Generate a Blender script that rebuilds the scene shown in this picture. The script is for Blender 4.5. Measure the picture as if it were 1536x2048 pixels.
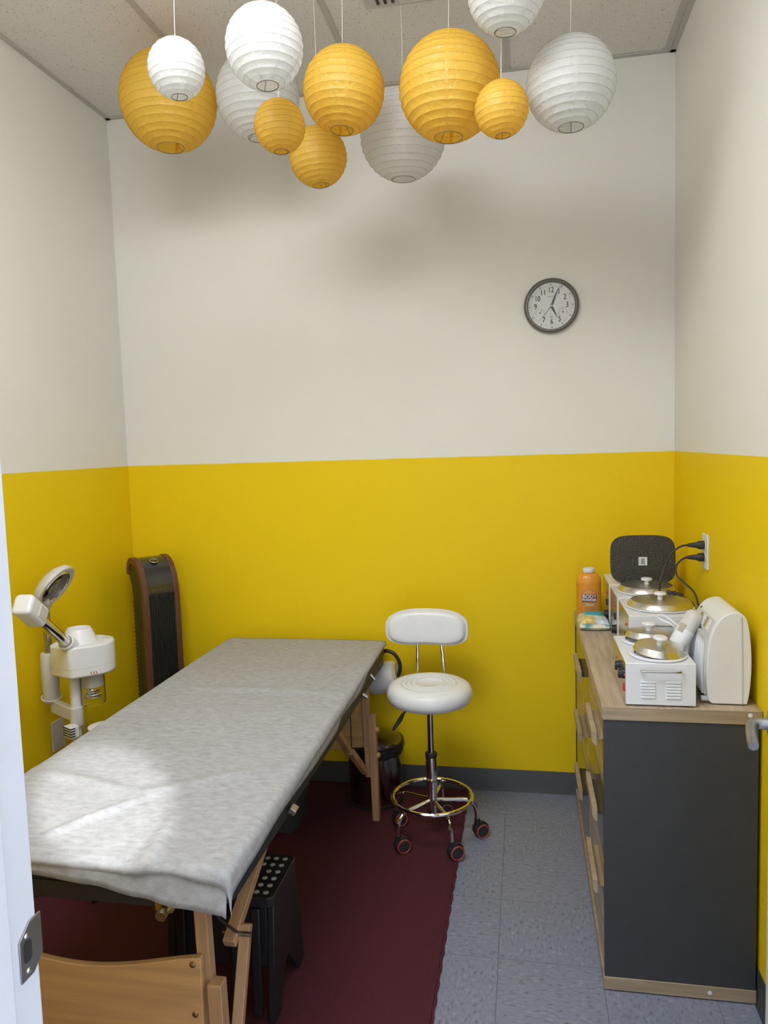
import bpy, bmesh, math, random
from mathutils import Vector, Matrix, noise
random.seed(7)
for o in list(bpy.data.objects): bpy.data.objects.remove(o, do_unlink=True)
S = bpy.context.scene
C = S.collection
PI = math.pi

# ------------------------------------------------------------------ camera, world, lights, exposure
cd = bpy.data.cameras.new('camera'); cam = bpy.data.objects.new('camera', cd); C.objects.link(cam)
cd.sensor_fit = 'VERTICAL'; cd.sensor_height = 36.0; cd.lens = 36.0 * 1500.0 / 2048.0
cd.clip_start = 0.02
cam.matrix_world = Matrix(((0.982677, 0.014267, 0.184774, 0), (0.182719, 0.092012, -0.978850, 0), (-0.030967, 0.995656, 0.087811, 1.58), (0, 0, 0, 1)))
S.camera = cam
W = bpy.data.worlds.new('world'); S.world = W; W.use_nodes = True
bg = W.node_tree.nodes['Background']; bg.inputs[0].default_value = (0.78, 0.87, 1.0, 1); bg.inputs[1].default_value = 1.55
LAMP_GLOW = 14.5; LAMP_COL = (0.945, 0.97, 1.0)          # wrap-around ceiling light (built with its fitting below)
sp = bpy.data.lights.new('added_patch_spot', 'SPOT'); sp.energy = 800; sp.spot_size = math.radians(5.6); sp.spot_blend = 0.4  # added spot with no known fitting, throws the bright patch on the table sheet
sp.shadow_soft_size = 0.03; sp.color = (0.97, 0.98, 1.0)
spo = bpy.data.objects.new('added_patch_spot', sp); C.objects.link(spo); spo.location = (0.95, -0.90, 2.30)
spo.rotation_euler = (Vector((-1.06, 1.665, 0.71)) - Vector(spo.location)).to_track_quat('-Z', 'Y').to_euler()
vs = S.view_settings; vs.view_transform = 'Standard'; vs.look = 'None'; vs.gamma = 1.0; vs.use_curve_mapping = False
vs.exposure = 0.25

# ------------------------------------------------------------------ materials
MATS = {}
def mat(name, col, rough=0.5, metal=0.0, var=0.0, scale=8.0, stretch=(1, 1, 1), bump=0.0, bscale=60.0, trans=0.0, coat=0.0, spec=None, ior=None, col2=None, detail=4.0):
    if name in MATS: return MATS[name]
    m = bpy.data.materials.new(name); m.use_nodes = True
    nt = m.node_tree; N = nt.nodes; L = nt.links; p = N['Principled BSDF']
    p.inputs['Base Color'].default_value = (*col, 1); p.inputs['Roughness'].default_value = rough; p.inputs['Metallic'].default_value = metal
    if trans: p.inputs['Transmission Weight'].default_value = trans
    if coat: p.inputs['Coat Weight'].default_value = coat; p.inputs['Coat Roughness'].default_value = 0.05
    if spec is not None: p.inputs['Specular IOR Level'].default_value = spec
    if ior: p.inputs['IOR'].default_value = ior
    tc = N.new('ShaderNodeTexCoord'); mp = N.new('ShaderNodeMapping'); L.new(tc.outputs['Object'], mp.inputs[0]); mp.inputs['Scale'].default_value = stretch
    if var > 0 or col2:
        n = N.new('ShaderNodeTexNoise'); n.inputs['Scale'].default_value = scale; n.inputs['Detail'].default_value = detail
        L.new(mp.outputs[0], n.inputs['Vector'])
        r = N.new('ShaderNodeValToRGB'); L.new(n.outputs['Fac'], r.inputs[0])
        c2 = col2 if col2 else tuple(max(0, c * (1 - var)) for c in col)
        r.color_ramp.elements[0].position = 0.35; r.color_ramp.elements[1].position = 0.65
        r.color_ramp.elements[0].color = (*c2, 1); r.color_ramp.elements[1].color = (*col, 1)
        L.new(r.outputs[0], p.inputs['Base Color'])
    if bump > 0:
        n2 = N.new('ShaderNodeTexNoise'); n2.inputs['Scale'].default_value = bscale; n2.inputs['Detail'].default_value = 3
        L.new(mp.outputs[0], n2.inputs['Vector'])
        b = N.new('ShaderNodeBump'); b.inputs['Strength'].default_value = bump; b.inputs['Distance'].default_value = 0.002
        L.new(n2.outputs['Fac'], b.inputs['Height']); L.new(b.outputs[0], p.inputs['Normal'])
    MATS[name] = m
    return m

def wall_paint():
    m = bpy.data.materials.new('two_tone_wall_paint'); m.use_nodes = True
    nt = m.node_tree; N = nt.nodes; L = nt.links; p = N['Principled BSDF']; p.inputs['Roughness'].default_value = 0.5; p.inputs['Specular IOR Level'].default_value = 0.2
    tc = N.new('ShaderNodeTexCoord'); sx = N.new('ShaderNodeSeparateXYZ'); L.new(tc.outputs['Object'], sx.inputs[0])
    n = N.new('ShaderNodeTexNoise'); n.inputs['Scale'].default_value = 9; L.new(tc.outputs['Object'], n.inputs['Vector'])
    ma = N.new('ShaderNodeMath'); ma.operation = 'MULTIPLY_ADD'; L.new(n.outputs['Fac'], ma.inputs[0]); ma.inputs[1].default_value = 0.004; L.new(sx.outputs[2], ma.inputs[2])
    gt = N.new('ShaderNodeMath'); gt.operation = 'GREATER_THAN'; L.new(ma.outputs[0], gt.inputs[0]); gt.inputs[1].default_value = 1.523
    mx = N.new('ShaderNodeMix'); mx.data_type = 'RGBA'; L.new(gt.outputs[0], mx.inputs[0])
    mx.inputs[6].default_value = (0.85, 0.605, 0.008, 1); mx.inputs[7].default_value = (0.79, 0.775, 0.72, 1)
    L.new(mx.outputs[2], p.inputs['Base Color'])
    n2 = N.new('ShaderNodeTexNoise'); n2.inputs['Scale'].default_value = 160; L.new(tc.outputs['Object'], n2.inputs['Vector'])
    b = N.new('ShaderNodeBump'); b.inputs['Strength'].default_value = 0.12; b.inputs['Distance'].default_value = 0.002
    L.new(n2.outputs['Fac'], b.inputs['Height']); L.new(b.outputs[0], p.inputs['Normal'])
    return m
M_wall = wall_paint()

def tile_mat(name, st):
    m = bpy.data.materials.new(name); m.use_nodes = True
    nt = m.node_tree; N = nt.nodes; L = nt.links; p = N['Principled BSDF']; p.inputs['Roughness'].default_value = 0.38
    tc = N.new('ShaderNodeTexCoord'); oi = N.new('ShaderNodeObjectInfo'); ad = N.new('ShaderNodeVectorMath'); ad.operation = 'ADD'
    L.new(tc.outputs['Object'], ad.inputs[0]); L.new(oi.outputs['Location'], ad.inputs[1])
    mp = N.new('ShaderNodeMapping'); mp.inputs['Scale'].default_value = st; L.new(ad.outputs[0], mp.inputs[0])
    n = N.new('ShaderNodeTexNoise'); n.inputs['Scale'].default_value = 85; n.inputs['Detail'].default_value = 4; L.new(mp.outputs[0], n.inputs['Vector'])
    r = N.new('ShaderNodeValToRGB'); L.new(n.outputs['Fac'], r.inputs[0])
    e = r.color_ramp.elements; e[0].position = 0.27; e[0].color = (0.095, 0.10, 0.135, 1); e[1].position = 0.76; e[1].color = (0.40, 0.42, 0.50, 1)
    a = e.new(0.40); a.color = (0.205, 0.228, 0.312, 1); a = e.new(0.62); a.color = (0.248, 0.272, 0.365, 1)
    L.new(r.outputs[0], p.inputs['Base Color'])
    MATS[name] = m
    return m
M_tileA = tile_mat('vinyl_tile_grain_across', (0.55, 1.3, 1)); M_tileB = tile_mat('vinyl_tile_grain_along', (1.3, 0.6, 1))

def ceiling_mat():
    m = bpy.data.materials.new('pitted_ceiling_board'); m.use_nodes = True
    nt = m.node_tree; N = nt.nodes; L = nt.links; p = N['Principled BSDF']; p.inputs['Roughness'].default_value = 0.9
    tc = N.new('ShaderNodeTexCoord'); v = N.new('ShaderNodeTexNoise'); v.inputs['Scale'].default_value = 150; v.inputs['Detail'].default_value = 1.5
    L.new(tc.outputs['Object'], v.inputs['Vector'])
    r = N.new('ShaderNodeValToRGB'); L.new(v.outputs['Fac'], r.inputs[0]); e = r.color_ramp.elements
    e[0].position = 0.29; e[0].color = (0.48, 0.45, 0.40, 1); e[1].position = 0.36; e[1].color = (0.78, 0.76, 0.735, 1)
    L.new(r.outputs[0], p.inputs['Base Color'])
    b = N.new('ShaderNodeBump'); b.inputs['Strength'].default_value = 0.5; b.inputs['Distance'].default_value = 0.003
    L.new(r.outputs[0], b.inputs['Height']); L.new(b.outputs[0], p.inputs['Normal'])
    return m
M_ceil = ceiling_mat()

def paper_mat(name, col, trans):
    m = bpy.data.materials.new(name); m.use_nodes = True
    nt = m.node_tree; N = nt.nodes; L = nt.links; N.remove(N['Principled BSDF']); out = N['Material Output']
    d = N.new('ShaderNodeBsdfDiffuse'); t = N.new('ShaderNodeBsdfTranslucent'); g = N.new('ShaderNodeBsdfGlossy'); g.inputs['Roughness'].default_value = 0.45
    d.inputs[0].default_value = (*col, 1); t.inputs[0].default_value = (*col, 1); g.inputs[0].default_value = (0.9, 0.9, 0.9, 1)
    mx = N.new('ShaderNodeMixShader'); mx.inputs[0].default_value = trans; L.new(d.outputs[0], mx.inputs[1]); L.new(t.outputs[0], mx.inputs[2])
    m2 = N.new('ShaderNodeMixShader'); m2.inputs[0].default_value = 0.04; L.new(mx.outputs[0], m2.inputs[1]); L.new(g.outputs[0], m2.inputs[2]); L.new(m2.outputs[0], out.inputs[0])
    tc = N.new('ShaderNodeTexCoord'); n = N.new('ShaderNodeTexNoise'); n.inputs['Scale'].default_value = 45; n.inputs['Detail'].default_value = 5; n.inputs['Distortion'].default_value = 1.2
    L.new(tc.outputs['Object'], n.inputs['Vector'])
    b = N.new('ShaderNodeBump'); b.inputs['Strength'].default_value = 0.95; b.inputs['Distance'].default_value = 0.004
    L.new(n.outputs['Fac'], b.inputs['Height'])
    for s in (d, t, g): L.new(b.outputs[0], s.inputs['Normal'])
    return m
M_lyel = paper_mat('yellow_lantern_paper', (0.94, 0.66, 0.10), 0.52)
M_lwhi = paper_mat('white_lantern_paper', (0.86, 0.865, 0.86), 0.52)

def sheet_mat():
    m = bpy.data.materials.new('nonwoven_paper_sheet'); m.use_nodes = True
    nt = m.node_tree; N = nt.nodes; L = nt.links; p = N['Principled BSDF']; p.inputs['Roughness'].default_value = 0.75
    tc = N.new('ShaderNodeTexCoord'); mp = N.new('ShaderNodeMapping'); mp.inputs['Scale'].default_value = (0.7, 1.4, 1); L.new(tc.outputs['Object'], mp.inputs[0])
    n = N.new('ShaderNodeTexNoise'); n.inputs['Scale'].default_value = 48; n.inputs['Detail'].default_value = 10; n.inputs['Roughness'].default_value = 0.7; L.new(mp.outputs[0], n.inputs['Vector'])
    r = N.new('ShaderNodeValToRGB'); L.new(n.outputs['Fac'], r.inputs[0]); e = r.color_ramp.elements
    e[0].position = 0.30; e[0].color = (0.29, 0.295, 0.305, 1); e[1].position = 0.70; e[1].color = (0.46, 0.468, 0.49, 1)
    L.new(r.outputs[0], p.inputs['Base Color'])
    b = N.new('ShaderNodeBump'); b.inputs['Strength'].default_value = 0.25; b.inputs['Distance'].default_value = 0.003
    L.new(n.outputs['Fac'], b.inputs['Height']); L.new(b.outputs[0], p.inputs['Normal'])
    return m
M_sheet = sheet_mat()

M_white = mat('white_enamel', (0.76, 0.785, 0.84), 0.28, var=0.03, scale=5)
M_wplas = mat('white_plastic', (0.75, 0.76, 0.785), 0.35, var=0.04, scale=6)
M_wgray = mat('pale_gray_plastic', (0.60, 0.59, 0.56), 0.4, var=0.05, scale=6)
M_trimw = mat('white_trim_paint', (0.78, 0.80, 0.86), 0.4, var=0.04, scale=10, bump=0.15, bscale=40)
M_vinyl = mat('white_vinyl', (0.78, 0.795, 0.82), 0.33, var=0.04, scale=14, bump=0.15, bscale=90)
M_black = mat('black_plastic', (0.018, 0.018, 0.020), 0.42, var=0.2, scale=30, bump=0.1, bscale=200)
M_blackv = mat('black_vinyl', (0.022, 0.023, 0.026), 0.5, var=0.2, scale=20, bump=0.3, bscale=140)
M_dark = mat('dark_rubber', (0.030, 0.028, 0.026), 0.55, var=0.2, scale=30)
M_chrome = mat('polished_chrome', (0.80, 0.80, 0.80), 0.09, 1.0)
M_steel = mat('brushed_aluminium', (0.66, 0.64, 0.58), 0.30, 1.0, var=0.08, scale=12, stretch=(1, 12, 1))
M_satin = mat('satin_nickel', (0.42, 0.42, 0.43), 0.34, 1.0, var=0.1, scale=30)
M_brass = mat('aged_brass', (0.50, 0.40, 0.20), 0.35, 1.0, var=0.1, scale=40)
M_beech = mat('beech_wood', (0.50, 0.29, 0.145), 0.42, var=0.24, scale=7, stretch=(14, 2.2, 1.2), bump=0.1, bscale=60)
M_beechp = mat('beech_panel', (0.60, 0.355, 0.15), 0.40, var=0.20, scale=3.2, stretch=(0.8, 2, 14), bump=0.06)
M_oak = mat('grey_oak_laminate', (0.52, 0.41, 0.30), 0.40, var=0.34, scale=4.5, stretch=(13, 1.1, 13), bump=0.1, bscale=50, detail=7)
M_oakx = mat('grey_oak_edge_band', (0.42, 0.32, 0.215), 0.42, var=0.28, scale=4.0, stretch=(1.1, 8, 22), bump=0.1, bscale=50, detail=7)
M_oakf = mat('oak_drawer_front', (0.40, 0.30, 0.19), 0.26, var=0.30, scale=4.5, stretch=(8, 1.1, 16), detail=7)
M_anth = mat('anthracite_laminate', (0.042, 0.046, 0.052), 0.48, var=0.08, scale=20)
M_anthg = mat('anthracite_gloss_front', (0.034, 0.036, 0.038), 0.12, var=0.08, scale=20)
M_bb = mat('dark_grey_vinyl_base', (0.052, 0.056, 0.056), 0.42, var=0.1, scale=14)
M_rug = mat('maroon_carpet', (0.095, 0.012, 0.024), 0.95, var=0.45, scale=320, bump=0.9, bscale=420)
M_rugb = mat('maroon_binding', (0.105, 0.010, 0.022), 0.85, var=0.3, scale=120)
M_bar = mat('ceiling_grid_metal', (0.52, 0.50, 0.47), 0.5)
M_pew = mat('pewter_plastic', (0.20, 0.185, 0.17), 0.38, 0.3, var=0.1, scale=30)
M_face = mat('clock_face_white', (0.80, 0.81, 0.79), 0.5)
M_ink = mat('dark_ink', (0.05, 0.05, 0.05), 0.6)
M_inkg = mat('grey_ink', (0.33, 0.33, 0.32), 0.6)
M_hand = mat('slate_hand', (0.075, 0.08, 0.13), 0.4)
M_red = mat('red_indicator', (0.50, 0.03, 0.04), 0.3)
M_redw = mat('red_wheel_tread', (0.38, 0.055, 0.05), 0.45)
M_orange = mat('orange_bottle', (0.82, 0.34, 0.035), 0.32, var=0.06, scale=8)
M_orangel = mat('orange_label', (0.72, 0.31, 0.06), 0.45, var=0.10, scale=30)
M_maroon = mat('label_maroon', (0.16, 0.035, 0.03), 0.5)
M_olive = mat('label_ribbon', (0.32, 0.27, 0.10), 0.5)
M_teal = mat('teal_lid', (0.03, 0.36, 0.36), 0.3)
M_glass = mat('clear_glass', (0.97, 0.98, 0.97), 0.02, trans=1.0, ior=1.25)
M_fwood = mat('reddish_wood_trim', (0.14, 0.058, 0.030), 0.4, var=0.2, scale=6, stretch=(12, 12, 1.5))
M_fblk = mat('fan_black_plastic', (0.026, 0.027, 0.022), 0.35)
M_fgl = mat('fan_gloss_panel', (0.030, 0.030, 0.026), 0.10, coat=0.6)
M_silver = mat('silver_plate', (0.62, 0.60, 0.56), 0.25, 1.0)
M_wirey = mat('amber_rib_wire', (0.50, 0.28, 0.03), 0.6)
M_wirew = mat('pale_rib_wire', (0.42, 0.42, 0.41), 0.6)
M_wire = mat('lantern_wire', (0.16, 0.15, 0.13), 0.5, 0.5)
M_string = mat('white_string', (0.80, 0.80, 0.80), 0.7)
M_tub = mat('dark_grey_tub', (0.05, 0.058, 0.06), 0.4)
M_dot = mat('grip_dot', (0.42, 0.42, 0.37), 0.6)

# ------------------------------------------------------------------ geometry helpers
ORG = {}
class B:
    def __init__(s): s.v = []; s.f = []
    def add(s, vs_, fs_):
        k = len(s.v); s.v += [tuple(p) for p in vs_]; s.f += [tuple(i + k for i in f) for f in fs_]; return s
    def box(s, x0, x1, y0, y1, z0, z1):
        return s.add([(x0, y0, z0), (x1, y0, z0), (x1, y1, z0), (x0, y1, z0), (x0, y0, z1), (x1, y0, z1), (x1, y1, z1), (x0, y1, z1)],
                     [(0, 3, 2, 1), (4, 5, 6, 7), (0, 1, 5, 4), (1, 2, 6, 5), (2, 3, 7, 6), (3, 0, 4, 7)])
    def beam(s, p, q, w, d, up=(0, 0, 1)):           # square bar from p to q, w across, d along 'up'
        p = Vector(p); q = Vector(q); a = (q - p).normalized(); u = Vector(up); u = (u - a * u.dot(a)).normalized(); r = a.cross(u)
        c = [r * (-w / 2) + u * (-d / 2), r * (w / 2) + u * (-d / 2), r * (w / 2) + u * (d / 2), r * (-w / 2) + u * (d / 2)]
        return s.add([p + k for k in c] + [q + k for k in c], [(0, 3, 2, 1), (4, 5, 6, 7), (0, 1, 5, 4), (1, 2, 6, 5), (2, 3, 7, 6), (3, 0, 4, 7)])
    def lathe(s, prof, c=(0, 0, 0), axis=(0, 0, 1), n=32, sx=1.0, sy=1.0, caps=True):
        a = Vector(axis).normalized(); q = a.to_track_quat('Z', 'Y'); c = Vector(c); vs_ = []; fs_ = []
        for (r, h) in prof:
            for i in range(n):
                t = 2 * PI * i / n; vs_.append(c + q @ Vector((r * math.cos(t) * sx, r * math.sin(t) * sy, h)))
        m = len(prof)
        for j in range(m - 1):
            for i in range(n):
                fs_.append((j * n + i, j * n + (i + 1) % n, (j + 1) * n + (i + 1) % n, (j + 1) * n + i))
        if caps:
            if prof[0][0] > 1e-6: fs_.append(tuple(range(n - 1, -1, -1)))
            if prof[-1][0] > 1e-6: fs_.append(tuple((m - 1) * n + i for i in range(n)))
        return s.add(vs_, fs_)
    def cyl(s, p, q, r, r2=None, n=20):
        p = Vector(p); q = Vector(q); L_ = (q - p).length
        return s.lathe([(r, 0), (r2 if r2 is not None else r, L_)], p, q - p, n)
    def tube(s, pts, r, n=8, closed=False):
        P = [Vector(p) for p in pts]; m = len(P); vs_ = []; fs_ = []; u = None
        for k in range(m):
            a = P[(k + 1) % m] if (closed or k < m - 1) else P[k]
            b = P[k - 1] if (closed or k > 0) else P[k]
            t = (a - b).normalized()
            if u is None: u = t.orthogonal().normalized()
            u = (u - t * u.dot(t)).normalized(); w = t.cross(u); rr = r[k] if isinstance(r, (list, tuple)) else r
            for i in range(n):
                an = 2 * PI * i / n; vs_.append(P[k] + u * math.cos(an) * rr + w * math.sin(an) * rr)
        for k in range(m if closed else m - 1):
            for i in range(n):
                a, b = k * n, ((k + 1) % m) * n
                fs_.append((a + i, a + (i + 1) % n, b + (i + 1) % n, b + i))
        if not closed:
            fs_.append(tuple(range(n - 1, -1, -1))); fs_.append(tuple((m - 1) * n + i for i in range(n)))
        return s.add(vs_, fs_)
    def ring(s, c, axis, R, r, n=40, k=8, sx=1.0):
        a = Vector(axis).normalized(); q = a.to_track_quat('Z', 'Y'); c = Vector(c)
        return s.tube([c + q @ Vector((R * sx * math.cos(2 * PI * i / n), R * math.sin(2 * PI * i / n), 0)) for i in range(n)], r, k, True)
    def prism(s, poly, axis, a, b):                   # poly of 2-D points, extruded along axis 'x','y','z'
        def P(u, v, w):
            return {'x': (w, u, v), 'y': (u, w, v), 'z': (u, v, w)}[axis]
        n = len(poly)
        return s.add([P(u, v, a) for u, v in poly] + [P(u, v, b) for u, v in poly],
                     [tuple(range(n)), tuple(range(2 * n - 1, n - 1, -1))] + [(i, (i + 1) % n + 0, n + (i + 1) % n, n + i) for i in range(n)])
    def xf(s, Mx, start=0):
        s.v = s.v[:start] + [tuple(Mx @ Vector(p)) for p in s.v[start:]]; return s
    def obj(s, name, m, parent=None, bevel=0.0, seg=2, ang=35, sub=0, origin=None, smooth=True):
        if origin is None: origin = ORG.get(parent.name, Vector((0, 0, 0))) if parent else Vector((0, 0, 0))
        origin = Vector(origin)
        me = bpy.data.meshes.new(name); me.from_pydata([tuple(Vector(p) - origin) for p in s.v], [], s.f)
        bm = bmesh.new(); bm.from_mesh(me); bmesh.ops.recalc_face_normals(bm, faces=bm.faces); bm.to_mesh(me); bm.free()
        if smooth:
            for p in me.polygons: p.use_smooth = True
            me.set_sharp_from_angle(angle=math.radians(ang))
        o = bpy.data.objects.new(name, me); C.objects.link(o); me.materials.append(m)
        if parent: o.parent = parent; o.location = origin - ORG.get(parent.name, Vector((0, 0, 0)))
        else: o.location = origin
        ORG[o.name] = origin
        if bevel > 0:
            b = o.modifiers.new('bevel', 'BEVEL'); b.width = bevel; b.segments = seg; b.limit_method = 'ANGLE'; b.angle_limit = math.radians(30); b.harden_normals = False
        if sub:
            d = o.modifiers.new('subsurf', 'SUBSURF'); d.levels = sub; d.render_levels = sub
        return o

def tag(o, label, cat, group=None):
    o['label'] = label; o['category'] = cat
    if group: o['group'] = group
    return o
def thing(name, label, cat, loc, group=None):
    o = bpy.data.objects.new(name, None); C.objects.link(o); o.location = loc; o.empty_display_size = 0.05; ORG[o.name] = Vector(loc)
    return tag(o, label, cat, group)
def struct(o): o['kind'] = 'structure'; return o
def rrect(x0, x1, y0, y1, r, n=6):
    pts = []
    for cx, cy, a in ((x1 - r, y1 - r, 0), (x0 + r, y1 - r, 90), (x0 + r, y0 + r, 180), (x1 - r, y0 + r, 270)):
        for i in range(n + 1):
            t = math.radians(a + 90 * i / n); pts.append((cx + r * math.cos(t), cy + r * math.sin(t)))
    return pts
def spline(pts, n=8):
    P = [Vector(p) for p in pts]; out = []
    for i in range(len(P) - 1):
        a = P[max(i - 1, 0)]; b = P[i]; c = P[i + 1]; d = P[min(i + 2, len(P) - 1)]
        for k in range(n):
            t = k / n
            out.append(0.5 * ((2 * b) + (c - a) * t + (2 * a - 5 * b + 4 * c - d) * t * t + (3 * b - a - 3 * c + d) * t ** 3))
    return out + [P[-1]]
def text_mesh(txt, size):                             # flat lettering as (verts2d, faces)
    cu = bpy.data.curves.new('lettering', 'FONT'); cu.body = txt; cu.size = size; cu.align_x = 'CENTER'; cu.align_y = 'CENTER'; cu.resolution_u = 3
    o = bpy.data.objects.new('lettering', cu); C.objects.link(o)
    dg = bpy.context.evaluated_depsgraph_get(); me = bpy.data.meshes.new_from_object(o.evaluated_get(dg))
    vs_ = [tuple(v.co) for v in me.vertices]; fs_ = [tuple(p.vertices) for p in me.polygons]
    bpy.data.objects.remove(o, do_unlink=True); bpy.data.meshes.remove(me)
    return vs_, fs_

# ------------------------------------------------------------------ room shell
XL, XR, YB, YF, H = -1.876, 0.62, 3.33, 0.745, 3.12
T = 0.10
floor = struct(B().box(XL - T, XR + T, -0.9, YB + T, -0.08, -0.004).obj('floor', M_tileA))
tm = {}
for key, m in (('a', M_tileA), ('b', M_tileB)):
    g = 0.1517; bb = B(); bb.box(-g, g, -g, g, -0.004, 0.0); tm[key] = bb
first = {}
NX0 = -0.100 - 6 * 0.305
for i in range(9):
    for j in range(14):
        x0 = NX0 + i * 0.305; y0 = 3.11 - 13 * 0.305 + 0.305 * j
        x1, y1 = x0 + 0.305, y0 + 0.305
        x0c, x1c, y1c = max(x0, XL - 0.01), min(x1, XR + 0.01), min(y1, YB + 0.01)
        if x1c - x0c < 0.02 or y1c - y0 < 0.02: continue
        k = 'a' if (i + j) % 2 else 'b'; full = (x1c - x0c > 0.3 and y1c - y0 > 0.3)
        if full and k in first:
            o = first[k].copy(); C.objects.link(o)
        elif full:
            o = tm[k].obj('floor_tile', M_tileA if k == 'a' else M_tileB, floor, smooth=False); first[k] = o
        else:
            cx, cy = (x0c + x1c) / 2, (y0 + y1c) / 2; gx, gy = (x1c - x0c) / 2 - 0.0003, (y1c - y0) / 2 - 0.0003
            o = B().box(-gx, gx, -gy, gy, -0.004, 0).obj('floor_tile', M_tileA if k == 'a' else M_tileB, floor, smooth=False)
        o.location = ((x0c + x1c) / 2, (y0 + y1c) / 2, 0)

struct(B().box(XL - T, XR + T, YB, YB + T, -0.08, H + 0.1).obj('wall_back', M_wall, smooth=False))
struct(B().box(XL - T, XL, YF - 0.125, YB, -0.08, H + 0.1).obj('wall_left', M_wall, smooth=False))
struct(B().box(XR, XR + T, YF - 0.125, YB, -0.08, H + 0.1).obj('wall_right', M_wall, smooth=False))
DL, DR, DH = -0.577, 0.340, 2.07                       # clear doorway
wf = B(); wf.box(XL, DL - 0.03, YF - 0.125, YF, -0.08, H + 0.1); wf.box(DR + 0.03, XR, YF - 0.125, YF, -0.08, H + 0.1); wf.box(DL - 0.03, DR + 0.03, YF - 0.125, YF, DH + 0.03, H + 0.1)
struct(wf.obj('wall_front', M_wall, smooth=False))
# baseboards: cove profile
def bbprof(): return [(0, 0), (0.012, 0.0), (0.011, 0.006), (0.005, 0.018), (0.004, 0.096), (0.002, 0.10), (0, 0.10)]
struct(B().prism([(YB - d, z) for d, z in bbprof()], 'x', XL, XR).obj('baseboard_back', M_bb))
struct(B().prism([(XL + d, z) for d, z in bbprof()], 'y', YF, YB).obj('baseboard_left', M_bb))
struct(B().prism([(XR - d, z) for d, z in bbprof()], 'y', YF, YB).obj('baseboard_right', M_bb))

# suspended ceiling
ceiling = struct(B().box(XL - T, XR + T, YF - 0.125, YB + T, H + 0.03, H + 0.1).obj('ceiling', M_ceil, smooth=False))
XB = [XL, -1.302, -0.672, -0.047, 0.585]; YBs = [YF, 0.77, 1.38, 2.36, YB]
for a, b in zip(XB + [XR], (XB + [XR])[1:]):
    for c, d in zip(YBs, YBs[1:]):
        if (abs(a + 0.672) < 0.01 or abs(a + 1.302) < 0.01) and abs(c - 0.77) < 0.01: continue       # light fitting here
        B().box(a + 0.001, b - 0.001, c + 0.001, d - 0.001, H + 0.004, H + 0.02).obj('ceiling_panel', M_ceil, ceiling, smooth=False)
for x in XB[1:]:
    ya = 1.38 if abs(x + 0.672) < 0.01 else YF
    bb = B(); bb.box(x - 0.012, x + 0.012, ya, YB, H, H + 0.003); bb.box(x - 0.002, x + 0.002, ya, YB, H + 0.003, H + 0.03); bb.obj('grid_bar', M_bar, ceiling, smooth=False)
for y in YBs[1:-1]:
    B().box(XL, XR, y - 0.012, y + 0.012, H + 0.0005, H + 0.0035).obj('grid_bar', M_bar, ceiling, smooth=False)
B().box(XL, XR, YB - 0.022, YB, H - 0.002, H + 0.003).obj('wall_angle', M_bar, ceiling, smooth=False)
B().box(XL, XL + 0.022, YF, YB, H - 0.002, H + 0.003).obj('wall_angle', M_bar, ceiling, smooth=False)
B().box(XR - 0.022, XR, YF, YB, H - 0.002, H + 0.003).obj('wall_angle', M_bar, ceiling, smooth=False)

# light fitting holding the panel lamp
lf = thing('ceiling_light', 'long white wrap-around ceiling light just inside the doorway', 'light', (-0.675, 1.07, H))
M_glow = bpy.data.materials.new('lit_diffuser'); M_glow.use_nodes = True
gp_ = M_glow.node_tree.nodes['Principled BSDF']; gp_.inputs['Base Color'].default_value = (0.9, 0.9, 0.9, 1)
gp_.inputs['Emission Color'].default_value = (*LAMP_COL, 1); gp_.inputs['Emission Strength'].default_value = LAMP_GLOW
B().box(-1.262, -0.088, 0.792, 1.352, H - 0.014, H + 0.02).obj('housing', M_white, lf, smooth=False)
B().prism([(0.80, H - 0.014), (0.82, H - 0.095), (0.87, H - 0.125), (1.274, H - 0.125), (1.324, H - 0.095), (1.344, H - 0.014)], 'x', -1.24, -0.11).obj('diffuser', M_glow, lf, smooth=False)
for x in (-1.251, -0.099): B().box(x - 0.011, x + 0.011, 0.795, 1.349, H - 0.13, H - 0.014).obj('end_cap', M_white, lf, smooth=False)

# ceiling air vent
av = thing('ceiling_vent', 'pale metal ceiling air vent with dark slots beside the lanterns', 'vent', (-0.34, 2.56, H))
B().box(-0.525, -0.16, 2.40, 2.745, H - 0.006, H + 0.003).obj('vent_plate', M_bar, av, bevel=0.002)
B().box(-0.40, -0.20, 2.42, 2.715, H - 0.0075, H - 0.006).obj('slot_recess', M_dark, av, smooth=False)
for k in range(9):
    y = 2.425 + k * 0.035
    B().beam((-0.40, y, H - 0.012), (-0.20, y, H - 0.012), 0.020, 0.002, (0, 0.6, 0.8)).obj('louver', M_bar, av, smooth=False)
for k in range(3):
    B().box(-0.483 + k * 0.026, -0.472 + k * 0.026, 2.42, 2.722, H - 0.0075, H - 0.006).obj('slot', M_dark, av, smooth=False)

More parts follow.
